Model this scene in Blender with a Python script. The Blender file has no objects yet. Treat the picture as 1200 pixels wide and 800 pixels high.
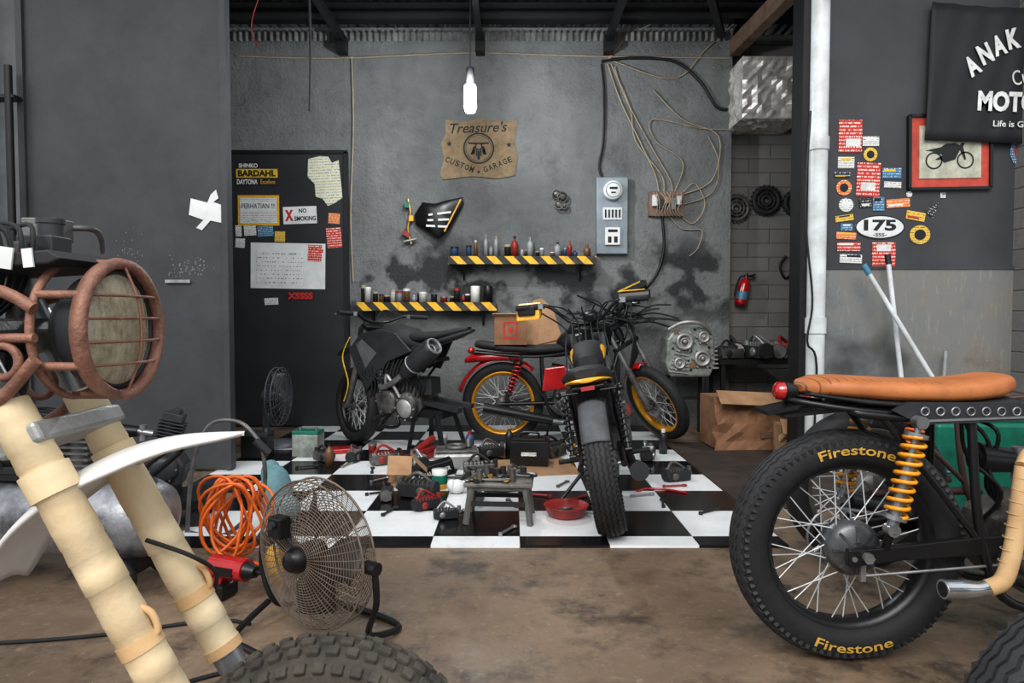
import bpy, math, random
from math import sin, cos, pi, radians, sqrt
from mathutils import Vector, Matrix, Quaternion
random.seed(7)
scene = bpy.context.scene
COL = scene.collection
F = 770.0
PITCH = radians(2.083)

def S(u, v, Y):
    """world point at depth Y from surveyed bearing"""
    a = (u-600)/F; b = (400-v)/F
    dy = cos(PITCH)+b*sin(PITCH); dz = -sin(PITCH)+b*cos(PITCH)
    k = Y/dy
    return Vector((a*k, Y, 1+dz*k))

# ------------------------------------------------------------ materials
def lin(c):
    return tuple(((x/255)/12.92 if x/255 <= .04045 else ((x/255+.055)/1.055)**2.4) for x in c)+(1,)

class NT:
    def __init__(s, name):
        s.m = bpy.data.materials.new(name); s.m.use_nodes = True
        s.t = s.m.node_tree; s.n = s.t.nodes; s.l = s.t.links
        s.p = s.n['Principled BSDF']
    def node(s, t, **k):
        n = s.n.new(t)
        for a, v in k.items():
            setattr(n, a, v)
        return n
    def link(s, a, b): s.l.new(a, b)
    def coord(s): 
        return s.node('ShaderNodeTexCoord').outputs['Object']
    def noise(s, scale, detail=4, rough=.6, vec=None):
        n = s.node('ShaderNodeTexNoise'); n.inputs['Scale'].default_value = scale
        n.inputs['Detail'].default_value = detail; n.inputs['Roughness'].default_value = rough
        s.link(vec if vec else s.coord(), n.inputs['Vector'])
        return n.outputs['Fac']
    def math(s, op, a, b=None, c=None):
        n = s.node('ShaderNodeMath', operation=op)
        for i, x in enumerate((a, b, c)):
            if x is None: continue
            if isinstance(x, (int, float)): n.inputs[i].default_value = x
            else: s.link(x, n.inputs[i])
        return n.outputs[0]
    def ramp(s, fac, stops, interp='LINEAR'):
        n = s.node('ShaderNodeValToRGB'); cr = n.color_ramp; cr.interpolation = interp
        cr.elements[0].position = stops[0][0]; cr.elements[0].color = stops[0][1]
        cr.elements[1].position = stops[-1][0]; cr.elements[1].color = stops[-1][1]
        for p, c in stops[1:-1]:
            e = cr.elements.new(p); e.color = c
        s.link(fac, n.inputs[0]); return n.outputs[0]
    def mix(s, fac, a, b, mode='MIX'):
        n = s.node('ShaderNodeMix', data_type='RGBA', blend_type=mode)
        for i, x in ((0, fac), (6, a), (7, b)):
            if isinstance(x, (int, float, tuple)): n.inputs[i].default_value = x
            else: s.link(x, n.inputs[i])
        return n.outputs[2]
    def bump(s, h, st=.3, dist=.01):
        n = s.node('ShaderNodeBump'); n.inputs['Strength'].default_value = st
        n.inputs['Distance'].default_value = dist
        s.link(h, n.inputs['Height']); s.link(n.outputs[0], s.p.inputs['Normal'])
    def sep(s, vec):
        n = s.node('ShaderNodeSeparateXYZ'); s.link(vec, n.inputs[0]); return n.outputs
    def done(s, rough=.5, metal=0):
        s.p.inputs['Roughness'].default_value = rough
        s.p.inputs['Metallic'].default_value = metal
        return s.m

def M(name, c, rough=.5, metal=0, c2=None, scale=12, bump=0, bs=60, lo=.35, hi=.68, coat=0):
    t = NT(name)
    if c2 is None: c2 = tuple(max(0, x*.8) for x in c)
    col = t.ramp(t.noise(scale, 5, .65), [(lo, lin(c)), (hi, lin(c2))])
    t.link(col, t.p.inputs['Base Color'])
    if bump: t.bump(t.noise(bs, 3), bump)
    if coat: t.p.inputs['Coat Weight'].default_value = coat
    return t.done(rough, metal)

def M_stripe(name, ca, cb, dx, dz, period):
    t = NT(name); x, y, z = t.sep(t.coord())
    v = t.math('ADD', t.math('MULTIPLY', x, dx/period), t.math('MULTIPLY', z, dz/period))
    f = t.math('GREATER_THAN', t.math('FRACT', v), .5)
    n = t.noise(14, 5, .7)
    c = t.mix(t.ramp(n, [(.5, (0, 0, 0, 1)), (.7, (.5, .5, .5, 1))]), t.mix(f, lin(ca), lin(cb)), lin((90, 80, 66)))
    t.link(c, t.p.inputs['Base Color'])
    return t.done(.5)

def M_print(name, base, ink, freq=90, dens=.5, thin=.6, sx=3.0):
    """paper or sticker with rows of small illegible print"""
    t = NT(name); co = t.coord(); x, y, z = t.sep(co)
    row = t.math('GREATER_THAN', t.math('FRACT', t.math('MULTIPLY', z, freq)), thin)
    mp = t.node('ShaderNodeMapping'); mp.inputs['Scale'].default_value = (freq*sx, 1, freq*.9)
    t.link(co, mp.inputs[0])
    n = t.math('GREATER_THAN', t.noise(1.0, 1, .4, mp.outputs[0]), dens)
    dirt = t.mix(t.ramp(t.noise(9, 4, .6, co), [(.45, (0, 0, 0, 1)), (.8, (.35, .35, .35, 1))]), lin(base), lin(tuple(q*.6 for q in base)))
    t.link(t.mix(t.math('MULTIPLY', row, n), dirt, lin(ink)), t.p.inputs['Base Color'])
    return t.done(.6)

def m_wall():
    t = NT('rough_grey_plaster'); co = t.coord()
    big = t.noise(1.1, 6, .65, co)
    c = t.ramp(big, [(.3, lin((94, 96, 97))), (.5, lin((116, 118, 118))), (.7, lin((132, 134, 133)))])
    st = t.noise(3.5, 8, .75, co)
    c = t.mix(t.ramp(st, [(.52, (0, 0, 0, 1)), (.74, (.75, .75, .75, 1))]), c, lin((72, 73, 74)))
    x, y, z = t.sep(co)
    mp = t.node('ShaderNodeMapping'); mp.inputs['Scale'].default_value = (1.2, 1, .22); t.link(co, mp.inputs[0])
    c = t.mix(t.ramp(t.noise(3, 5, .6, mp.outputs[0]), [(.52, (0, 0, 0, 1)), (.75, (.4, .4, .4, 1))]), c, lin((82, 82, 81)))
    # soot and spray smudges in the working zone around the shelves
    zone = t.math('SUBTRACT', 1, t.math('MINIMUM', 1, t.math('ABSOLUTE', t.math('MULTIPLY', t.math('SUBTRACT', z, 1.33), 1.9))))
    sm = t.ramp(t.noise(3.1, 4, .5, co), [(.48, (0, 0, 0, 1)), (.58, (1, 1, 1, 1))])
    c = t.mix(t.math('MINIMUM', .9, t.math('MULTIPLY', t.math('MULTIPLY', zone, 1.5), sm)), c, lin((36, 37, 39)))
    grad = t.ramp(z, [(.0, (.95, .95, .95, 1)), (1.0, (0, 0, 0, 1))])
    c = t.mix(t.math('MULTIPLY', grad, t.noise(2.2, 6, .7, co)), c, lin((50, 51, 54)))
    t.link(c, t.p.inputs['Base Color'])
    t.bump(t.math('ADD', t.noise(28, 6, .7, co), t.noise(7, 4, .6, co)), .65, .022)
    return t.done(.85)

def m_floor():
    t = NT('oil_stained_concrete'); co = t.coord()
    c = t.ramp(t.noise(1.3, 7, .65, co), [(.32, lin((84, 69, 57))), (.5, lin((124, 104, 85))), (.7, lin((156, 133, 108)))])
    c = t.mix(t.ramp(t.noise(2.6, 8, .75, co), [(.47, (0, 0, 0, 1)), (.62, (.9, .9, .9, 1))]), c, lin((54, 45, 39)))
    c = t.mix(t.ramp(t.noise(30, 4, .7, co), [(.58, (0, 0, 0, 1)), (.8, (.45, .45, .45, 1))]), c, lin((182, 164, 142)))
    t.link(c, t.p.inputs['Base Color'])
    t.bump(t.noise(40, 5, .7, co), .3, .008)
    r = t.ramp(t.noise(3, 5, .6, co), [(.35, (.35, .35, .35, 1)), (.65, (.8, .8, .8, 1))])
    t.link(r, t.p.inputs['Roughness'])
    m = t.done(.6)
    return m

def m_tile(name, c, c2, c3):
    t = NT(name); co = t.coord()
    k = t.ramp(t.noise(4, 6, .7, co), [(.35, lin(c)), (.7, lin(c2))])
    k = t.mix(t.ramp(t.noise(16, 6, .8, co), [(.58, (0, 0, 0, 1)), (.74, (.55, .55, .55, 1))]), k, lin(c3))
    k = t.mix(t.ramp(t.noise(2.3, 6, .8, co), [(.58, (0, 0, 0, 1)), (.76, (.35, .35, .35, 1))]), k, lin(c3))
    t.link(k, t.p.inputs['Base Color'])
    return t.done(.18)

def m_brick():
    t = NT('painted_block_wall'); co = t.coord(); x, y, z = t.sep(co)
    cb = t.node('ShaderNodeCombineXYZ'); t.link(x, cb.inputs[0]); t.link(z, cb.inputs[1])
    b = t.node('ShaderNodeTexBrick'); t.link(cb.outputs[0], b.inputs[0])
    b.inputs['Scale'].default_value = 1; b.inputs['Brick Width'].default_value = .4
    b.inputs['Row Height'].default_value = .13; b.inputs['Mortar Size'].default_value = .008
    b.inputs['Mortar Smooth'].default_value = .8
    b.inputs['Color1'].default_value = lin((138, 136, 133)); b.inputs['Color2'].default_value = lin((122, 120, 118))
    b.inputs['Mortar'].default_value = lin((98, 97, 95))
    c = t.mix(t.noise(5, 6, .7, co), b.outputs[0], lin((106, 104, 101)))
    t.link(c, t.p.inputs['Base Color'])
    t.bump(t.math('ADD', t.math('MULTIPLY', b.outputs[1], -.8), t.math('MULTIPLY', t.noise(20, 5, .7, co), .6)), .6, .014)
    return t.done(.85)

def m_plate():
    t = NT('worn_metal_plate'); co = t.coord(); x, y, z = t.sep(co)
    p = t.math('SINE', t.math('MULTIPLY', t.math('ADD', x, z), 110))
    q = t.math('SINE', t.math('MULTIPLY', t.math('SUBTRACT', x, z), 110))
    pat = t.math('GREATER_THAN', t.math('MULTIPLY', p, q), .6)
    c = t.ramp(t.noise(1.8, 9, .78, co), [(.3, lin((88, 92, 95))), (.45, lin((118, 120, 120))), (.58, lin((126, 122, 115))), (.72, lin((102, 90, 80)))])
    mp = t.node('ShaderNodeMapping'); mp.inputs['Scale'].default_value = (5, 1, .6); mp.inputs['Rotation'].default_value = (0, .5, 0); t.link(co, mp.inputs[0])
    c = t.mix(t.ramp(t.noise(8, 6, .8, mp.outputs[0]), [(.56, (0, 0, 0, 1)), (.66, (.5, .5, .5, 1))]), c, lin((158, 158, 155)))
    c = t.mix(t.ramp(t.noise(2.1, 3, .5, co), [(.56, (0, 0, 0, 1)), (.7, (.75, .75, .75, 1))]), c, lin((48, 48, 50)))
    t.link(c, t.p.inputs['Base Color'])
    t.bump(t.math('ADD', t.math('MULTIPLY', pat, .5), t.noise(30, 4, .7, co)), .25, .003)
    return t.done(.55, .15)

def m_seat():
    t = NT('pleated_tan_leather'); co = t.coord(); x, y, z = t.sep(co)
    c = t.ramp(t.noise(8, 5, .6, co), [(.35, lin((186, 116, 64))), (.7, lin((156, 90, 46)))])
    g = t.math('MULTIPLY', t.math('LESS_THAN', t.math('FRACT', t.math('MULTIPLY', x, 42)), .16), t.math('LESS_THAN', x, .22))
    g = t.math('MULTIPLY', g, t.math('LESS_THAN', t.math('ABSOLUTE', y), .09))
    c = t.mix(g, c, lin((122, 70, 36)))
    t.link(c, t.p.inputs['Base Color'])
    t.bump(t.math('SUBTRACT', t.math('MULTIPLY', t.noise(160, 3, .6, co), .15), g), .7, .008)
    return t.done(.55)

def m_lens():
    t = NT('dusty_headlight_glass'); co = t.coord(); x, y, z = t.sep(co)
    a = t.math('ABSOLUTE', t.math('SINE', t.math('MULTIPLY', y, 240)))
    c = t.mix(t.ramp(t.noise(20, 7, .85, co), [(.4, (0, 0, 0, 1)), (.7, (1, 1, 1, 1))]), lin((236, 226, 196)), lin((150, 126, 88)))
    t.link(c, t.p.inputs['Base Color'])
    t.p.inputs['Transmission Weight'].default_value = .55
    t.bump(t.math('ADD', t.math('MULTIPLY', a, .5), t.math('MULTIPLY', t.noise(60, 4, .7, co), .8)), .3, .003)
    return t.done(.12)

def m_emit(name, c, s):
    t = NT(name); t.p.inputs['Base Color'].default_value = c
    t.p.inputs['Emission Color'].default_value = c; t.p.inputs['Emission Strength'].default_value = s
    return t.done(.3)

WALL = m_wall(); FLOOR = m_floor(); BRICK = m_brick(); PLATE = m_plate()
TILEW = m_tile('white_tile', (222, 225, 227), (242, 244, 246), (150, 138, 124))
TILEB = m_tile('black_tile', (14, 14, 16), (23, 23, 26), (62, 57, 52))
DOORM = M('dark_grey_painted_sheet', (62, 63, 66), .6, .1, (47, 48, 51), 2.5, .1, 30)
RWALL = M('charcoal_painted_panel', (62, 63, 67), .65, 0, (49, 49, 53), 2, .08, 30)
BOARD = M('black_board_paint', (36, 38, 42), .6, 0, (25, 27, 30), 3)
BLK = M('satin_black', (24, 24, 26), .35, .1, (16, 16, 18))
MBLK = M('matte_black', (33, 33, 36), .7, 0, (22, 22, 25))
GREYP = M('grey_black_plastic', (46, 48, 52), .5, 0, (34, 36, 39))
FLAP = M('grey_rubber_flap', (90, 92, 96), .7, 0, (68, 70, 73), 9, .1)
RUB = M('black_rubber', (29, 29, 31), .75, 0, (19, 19, 21), 20, .15, 120)
RIB = M('tread_rib_rubber', (44, 44, 46), .7, 0, (31, 31, 33), 20, .1, 120)
KNOB = M('dusty_knobby_rubber', (78, 71, 62), .85, 0, (46, 42, 38), 14, .3, 90)
MATB = M('worn_brown_mat', (62, 50, 43), .8, 0, (38, 32, 28), 5, .2, 40)
STEEL = M('worn_steel', (168, 170, 173), .35, .7, (120, 119, 117), 10)
SPOKE = M('bright_spoke_steel', (216, 218, 220), .3, .3, (186, 188, 190), 10)
CHROME = M('chrome', (222, 225, 228), .15, .9, (190, 193, 195))
ALU = M('dull_aluminium', (182, 182, 180), .45, .5, (132, 131, 128), 8, .1)
DALU = M('dark_greasy_aluminium', (116, 115, 113), .45, .5, (62, 60, 58), 9, .15)
GOLD = M('gold_anodised_rim', (228, 162, 36), .3, .35, (202, 134, 24))
RED = M('red_paint', (184, 22, 26), .25, 0, (150, 16, 20), coat=.6)
DRED = M('dull_red_plastic', (160, 44, 38), .5, 0, (110, 28, 28))
TAN = m_seat()
YEL = M('yellow_paint', (232, 176, 36), .4, 0, (208, 148, 26))
SPRG = M('orange_yellow_spring', (238, 162, 34), .3, 0, (220, 140, 22))
YELT = M('yellow_letter_paint', (210, 167, 68), .6, 0, (170, 132, 48), 50)
TAPE = M('masking_tape_wrap', (224, 205, 170), .75, 0, (200, 174, 134), 5, .15, 40)
TAPE2 = M('aged_tape_wrap', (210, 176, 130), .75, 0, (184, 146, 102), 6, .15, 40)
COPPER = M('rusty_brown_steel', (146, 104, 86), .6, .2, (98, 66, 55), 16, .35, 80)
WHITEP = M('white_plastic', (226, 226, 224), .35, 0, (204, 202, 197), 5)
PVC = M('dirty_white_pvc', (216, 220, 223), .4, 0, (176, 178, 176), 5)
PAPER = M('white_paper', (222, 224, 224), .8, 0, (200, 202, 200), 6)
CREAM = M_print('printed_cream_paper', (216, 209, 182), (110, 150, 160), 40, .5)
CARD = M('brown_cardboard', (148, 108, 80), .85, 0, (112, 79, 56), 6, .2)
CARD2 = M('light_cardboard', (172, 136, 102), .85, 0, (138, 104, 76), 6, .2)
WOODD = M('weathered_wood', (112, 90, 72), .8, 0, (80, 62, 50), 10, .3)
BURLAP = M('burlap_cloth', (158, 138, 110), .95, 0, (124, 104, 78), 10, .7, 260)
ORG = M('orange_rubber_hose', (220, 106, 32), .45, 0, (182, 80, 22))
GREEN = M('green_plastic', (18, 116, 94), .4, 0, (12, 90, 72))
LGREEN = M('dirty_silver_green', (160, 166, 160), .45, .3, (88, 92, 86), 8, .25)
CABLEW = M('beige_cable', (172, 158, 136), .6, 0, (146, 130, 108))
BOXG = M('blue_grey_metal', (136, 146, 154), .4, .3, (108, 116, 124), 5)
FOIL = M('crumpled_foil', (236, 232, 226), .25, .35, (170, 165, 158), 9, .8, 9)
ROOF = M('dark_corrugated_roof', (60, 60, 62), .5, .4, (38, 38, 40), 5)
ROOFL = M('eave_gap_light_edge', (150, 150, 148), .5, .4, (90, 88, 86), 8)  # pale grey of the sheet edge stands in for the bright gap under the eave
BEAMM = M('black_steel_beam', (25, 25, 27), .5, .2, (16, 16, 18))
WIREM = M('dusty_brown_cage_wire', (134, 119, 106), .55, .1, (92, 77, 66))
GREYW = M('grey_cage_wire', (92, 96, 102), .45, .2, (68, 70, 74))
FANB = M('fan_blade_grey', (64, 59, 55), .5, .2, (46, 42, 40))
TANKS = M('scuffed_silver_tank', (160, 162, 166), .4, .5, (66, 66, 70), 7, .15)
INK = M('black_ink', (24, 24, 26), .7); WINK = M('white_ink', (228, 228, 226), .6)
RINK = M('red_ink', (200, 42, 34), .6); YINK = M('yellow_ink', (232, 190, 44), .6)
BLUE = M('blue_paint', (70, 130, 158), .4); BRASS = M('brass', (200, 160, 90), .3, .6)
TEAL = M('pale_teal_cloth', (112, 150, 156), .8, 0, (84, 118, 126))
RSTK = M_print('red_printed_sticker', (190, 50, 40), (236, 222, 212), 46, .5)
WSTK = M_print('white_printed_sticker', (220, 220, 216), (70, 74, 84), 70, .5)
YSTK = M_print('yellow_printed_sticker', (220, 182, 76), (60, 50, 40), 60, .55)
OSTK = M_print('orange_printed_sticker', (216, 122, 58), (240, 230, 210), 60, .55)
BSTK = M_print('blue_printed_sticker', (62, 116, 152), (230, 230, 230), 60, .55)
BKSTK = M_print('black_printed_sticker', (28, 28, 32), (220, 220, 220), 60, .55)
WRITE = M_print('handwritten_sheet', (216, 218, 218), (70, 76, 92), 27, .55, .8, 2.4)
LENS = m_lens()
GLOBE = m_emit('lit_bulb', (1, 1, 1, 1), 30)
REDL = M('red_lens', (180, 20, 20), .15, 0, (150, 10, 12), coat=1)
HAZ = M_stripe('hazard_stripes', (232, 180, 34), (26, 26, 26), 1, 1, .16)
BOTTLES = [M('bottle_%s' % n, c, .35) for n, c in (('red', (142, 42, 36)), ('black', (34, 34, 36)), ('white', (200, 200, 195)),
           ('blue', (50, 80, 120)), ('brown', (110, 76, 50)), ('silver', (146, 148, 150)), ('teal', (60, 110, 110)), ('yellow', (196, 152, 50)))]
BCOL = ['red', 'black', 'white', 'blue', 'brown', 'silver', 'teal', 'yellow']

# ------------------------------------------------------------ mesh builder
_text = {}
def text_geo(t, bold=0, shear=0):
    k = (t, bold, shear)
    if k not in _text:
        cu = bpy.data.curves.new('tmp', 'FONT'); cu.body = t; cu.size = 1
        cu.align_x = 'CENTER'; cu.align_y = 'CENTER'; cu.offset = bold; cu.shear = shear; cu.resolution_u = 3
        o = bpy.data.objects.new('tmp', cu); COL.objects.link(o)
        dg = bpy.context.evaluated_depsgraph_get(); dg.update()
        me = bpy.data.meshes.new_from_object(o.evaluated_get(dg))
        vs = [tuple(v.co) for v in me.vertices]; fs = [tuple(p.vertices) for p in me.polygons]
        bpy.data.objects.remove(o); bpy.data.curves.remove(cu); bpy.data.meshes.remove(me)
        _text[k] = (vs, fs)
    return _text[k]

def cr(pts, n=6, closed=False):
    P = [Vector(p) for p in pts]; out = []; N = len(P)
    rng = range(N) if closed else range(N-1)
    for i in rng:
        p0 = P[(i-1) % N] if (closed or i > 0) else P[0]
        p1 = P[i]; p2 = P[(i+1) % N]
        p3 = P[(i+2) % N] if (closed or i+2 < N) else P[-1]
        for j in range(n):
            t = j/n
            out.append(.5*((2*p1)+(-p0+p2)*t+(2*p0-5*p1+4*p2-p3)*t*t+(-p0+3*p1-3*p2+p3)*t**3))
    if not closed: out.append(P[-1])
    return out

def basis(a):
    a = Vector(a).normalized()
    u = a.cross(Vector((0, 0, 1)))
    if u.length < 1e-3: u = a.cross(Vector((0, 1, 0)))
    u.normalize(); return a, u, a.cross(u)

def RM(rx=0, ry=0, rz=0):
    return Matrix.Rotation(radians(rz), 4, 'Z') @ Matrix.Rotation(radians(ry), 4, 'Y') @ Matrix.Rotation(radians(rx), 4, 'X')

class B:
    def __init__(s, mat=None, X=None):
        s.v = []; s.f = []; s.mi = []; s.sm = []; s.mats = []; s.c = 0; s.X = X
        if mat: s.mat(mat)
    def mat(s, m):
        if m not in s.mats: s.mats.append(m)
        s.c = s.mats.index(m); return s
    def add(s, vs, fs, smooth=False):
        o = len(s.v)
        if s.X is not None: vs = [s.X @ Vector(v) for v in vs]
        s.v.extend([tuple(v) for v in vs])
        for f in fs:
            s.f.append(tuple(i+o for i in f)); s.mi.append(s.c); s.sm.append(smooth)
        return s
    def box(s, c, sz, R=None):
        hx, hy, hz = sz[0]/2, sz[1]/2, sz[2]/2
        vs = [Vector((x, y, z)) for x in (-hx, hx) for y in (-hy, hy) for z in (-hz, hz)]
        if R is not None: vs = [R @ v for v in vs]
        c = Vector(c); vs = [v+c for v in vs]
        return s.add(vs, [(0, 1, 3, 2), (4, 6, 7, 5), (0, 4, 5, 1), (2, 3, 7, 6), (0, 2, 6, 4), (1, 5, 7, 3)])
    def bar(s, a, b, w, h):
        a = Vector(a); b = Vector(b); d, u, v = basis(b-a)
        vs = []
        for p in (a, b):
            for x, y in ((-1, -1), (1, -1), (1, 1), (-1, 1)):
                vs.append(p+u*x*w/2+v*y*h/2)
        return s.add(vs, [(3, 2, 1, 0), (4, 5, 6, 7), (0, 1, 5, 4), (1, 2, 6, 5), (2, 3, 7, 6), (3, 0, 4, 7)])
    def cyl(s, a, b, r1, r2=None, n=16):
        if r2 is None: r2 = r1
        a = Vector(a); b = Vector(b); d, u, v = basis(b-a)
        vs = []
        for p, r in ((a, r1), (b, r2)):
            for i in range(n):
                t = 2*pi*i/n; vs.append(p+(u*cos(t)+v*sin(t))*r)
        s.add(vs, [(i, (i+1) % n, n+(i+1) % n, n+i) for i in range(n)], True)
        return s.add(vs, [tuple(range(n-1, -1, -1)), tuple(range(n, 2*n))])
    def tube(s, pts, r, n=8, closed=False):
        P = [Vector(p) for p in pts]; N = len(P)
        rs = r if isinstance(r, (list, tuple)) else [r]*N
        tan = []
        for i in range(N):
            if closed: t = P[(i+1) % N]-P[(i-1) % N]
            else: t = P[min(i+1, N-1)]-P[max(i-1, 0)]
            tan.append(t.normalized() if t.length > 1e-9 else Vector((0, 0, 1)))
        d, u, v = basis(tan[0]); vs = []
        for i in range(N):
            u = (u-tan[i]*u.dot(tan[i]))
            u = u.normalized() if u.length > 1e-6 else basis(tan[i])[1]
            v = tan[i].cross(u)
            for j in range(n):
                a = 2*pi*j/n; vs.append(P[i]+(u*cos(a)+v*sin(a))*rs[i])
        fs = []
        for i in range(N if closed else N-1):
            k = (i+1) % N
            for j in range(n):
                l = (j+1) % n; fs.append((i*n+j, i*n+l, k*n+l, k*n+j))
        s.add(vs, fs, True)
        if not closed: s.add(vs, [tuple(range(n-1, -1, -1)), tuple(range((N-1)*n, N*n))])
        return s
    def lathe(s, prof, c=(0, 0, 0), axis=(0, 0, 1), n=24, closed=False, smooth=True):
        a, u, v = basis(axis); c = Vector(c); m = len(prof); vs = []
        for i in range(n):
            t = 2*pi*i/n; d = u*cos(t)+v*sin(t)
            for r, h in prof: vs.append(c+d*r+a*h)
        fs = []
        for i in range(n):
            k = (i+1) % n
            for j in range(m if closed else m-1):
                l = (j+1) % m; fs.append((i*m+j, k*m+j, k*m+l, i*m+l))
        s.add(vs, fs, smooth)
        if not closed:
            if prof[0][0] > 1e-5: s.add(vs, [tuple(i*m for i in range(n))][::1])
            if prof[-1][0] > 1e-5: s.add(vs, [tuple(i*m+m-1 for i in range(n-1, -1, -1))])
        return s
    def torus(s, c, axis, R, r, n=32, m=8):
        return s.lathe([(R+r*cos(2*pi*j/m), r*sin(2*pi*j/m)) for j in range(m)], c, axis, n, True)
    def ball(s, c, r, n=14, R=None):
        if isinstance(r, (int, float)): r = (r, r, r)
        m = n//2+1; vs = []; fs = []
        for i in range(m+1):
            p = pi*i/m
            for j in range(n):
                t = 2*pi*j/n; q = Vector((r[0]*sin(p)*cos(t), r[1]*sin(p)*sin(t), r[2]*cos(p)))
                if R is not None: q = R @ q
                vs.append(q+Vector(c))
        for i in range(m):
            for j in range(n):
                k = (j+1) % n; fs.append((i*n+j, (i+1)*n+j, (i+1)*n+k, i*n+k))
        return s.add(vs, fs, True)
    def prism(s, poly, y0, y1):
        """polygon in xz extruded along y"""
        n = len(poly); vs = [Vector((x, y0, z)) for x, z in poly]+[Vector((x, y1, z)) for x, z in poly]
        fs = [tuple(range(n)), tuple(range(2*n-1, n-1, -1))]+[(i, n+i, n+(i+1) % n, (i+1) % n) for i in range(n)]
        return s.add(vs, fs)
    def loft(s, secs, n=20, e=2.6):
        """secs (x, yc, zc, halfw, halfh) superellipse rings along x"""
        vs = []
        for x, yc, zc, hw, hh in secs:
            for j in range(n):
                t = 2*pi*j/n; ct, st = cos(t), sin(t)
                vs.append(Vector((x, yc+hw*math.copysign(abs(ct)**(2/e), ct), zc+hh*math.copysign(abs(st)**(2/e), st))))
        fs = []; N = len(secs)
        for i in range(N-1):
            for j in range(n):
                l = (j+1) % n; fs.append((i*n+j, i*n+l, (i+1)*n+l, (i+1)*n+j))
        s.add(vs, fs, True)
        return s.add(vs, [tuple(range(n-1, -1, -1)), tuple(range((N-1)*n, N*n))])
    def fender(s, c, R, a0, a1, w, crown=.02, n=20, m=6):
        vs = []
        for i in range(n+1):
            a = radians(a0+(a1-a0)*i/n)
            for j in range(m+1):
                q = -1+2*j/m; r = R-crown*q*q
                vs.append(Vector((c[0]+r*cos(a), c[1]+q*w/2, c[2]+r*sin(a))))
        fs = [(i*(m+1)+j, i*(m+1)+j+1, (i+1)*(m+1)+j+1, (i+1)*(m+1)+j) for i in range(n) for j in range(m)]
        return s.add(vs, fs, True)
    def coil(s, a, b, R, r, turns, n=10):
        a = Vector(a); b = Vector(b); d, u, v = basis(b-a); P = []
        N = int(turns*n)
        for i in range(N+1):
            t = 2*pi*i/n; P.append(a+(b-a)*(i/N)+(u*cos(t)+v*sin(t))*R)
        return s.tube(P, r, 6)
    def text(s, t, w, h, fn, bold=0, shear=0):
        vs, fs = text_geo(t, bold, shear)
        x0 = min(v[0] for v in vs); x1 = max(v[0] for v in vs); y0 = min(v[1] for v in vs); y1 = max(v[1] for v in vs)
        kx = w/(x1-x0); ky = (h/(y1-y0)) if h else kx
        return s.add([fn((v[0]-(x0+x1)/2)*kx, (v[1]-(y0+y1)/2)*ky) for v in vs], fs)
    def obj(s, name, parent=None, label=None, cat=None, kind=None, group=None, bevel=0, solid=0, sub=0, loc=None, rot=None, Mx=None):
        me = bpy.data.meshes.new(name); me.from_pydata(s.v, [], s.f)
        for m in s.mats: me.materials.append(m)
        me.polygons.foreach_set('material_index', s.mi); me.polygons.foreach_set('use_smooth', s.sm)
        me.update()
        o = bpy.data.objects.new(name, me); COL.objects.link(o)
        if parent: o.parent = parent
        if Mx is not None: o.matrix_basis = Mx
        if loc is not None: o.location = loc
        if rot is not None: o.rotation_euler = [radians(a) for a in rot]
        tag(o, label, cat, kind, group)
        if solid:
            q = o.modifiers.new('solid', 'SOLIDIFY'); q.thickness = solid; q.offset = 0
        if bevel:
            q = o.modifiers.new('bevel', 'BEVEL'); q.width = bevel; q.segments = 2; q.limit_method = 'ANGLE'; q.angle_limit = radians(40)
        if sub:
            q = o.modifiers.new('sub', 'SUBSURF'); q.levels = sub; q.render_levels = sub
        return o

def tag(o, label=None, cat=None, kind=None, group=None):
    if label: o['label'] = label
    if cat: o['category'] = cat
    if kind: o['kind'] = kind
    if group: o['group'] = group

def T(name, label, cat, loc=(0, 0, 0), rot=(0, 0, 0), group=None):
    o = bpy.data.objects.new(name, None); o.empty_display_size = .1; COL.objects.link(o)
    o.location = loc; o.rotation_euler = [radians(a) for a in rot]; tag(o, label, cat, None, group)
    return o

def struct(b, name, label, cat, **k):
    return b.obj(name, label=label, cat=cat, kind='structure', **k)

# ------------------------------------------------------------ camera, light
cd = bpy.data.cameras.new('camera'); cd.sensor_width = 36; cd.lens = 36*F/1200; cd.clip_start = .02
cam = bpy.data.objects.new('camera', cd); COL.objects.link(cam)
cam.location = (0, 0, 1); cam.rotation_euler = (radians(90)-PITCH, 0, 0); scene.camera = cam
w = bpy.data.worlds.new('world'); scene.world = w; w.use_nodes = True
bg = w.node_tree.nodes['Background']; bg.inputs[0].default_value = (.86, .93, 1, 1); bg.inputs[1].default_value = .9
sn = bpy.data.lights.new('sun', 'SUN'); sn.energy = 1.4; sn.angle = radians(35); sn.color = (1, .96, .9)
so = bpy.data.objects.new('sun', sn); COL.objects.link(so); so.rotation_euler = (radians(52), 0, radians(-18)); so.location = (0, -3, 6)
try:
    scene.view_settings.view_transform = 'Standard'
    scene.view_settings.look = 'None'
    scene.view_settings.exposure = .2; scene.view_settings.gamma = .93
except Exception: pass

YB = 6.0; YD = 4.25

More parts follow.
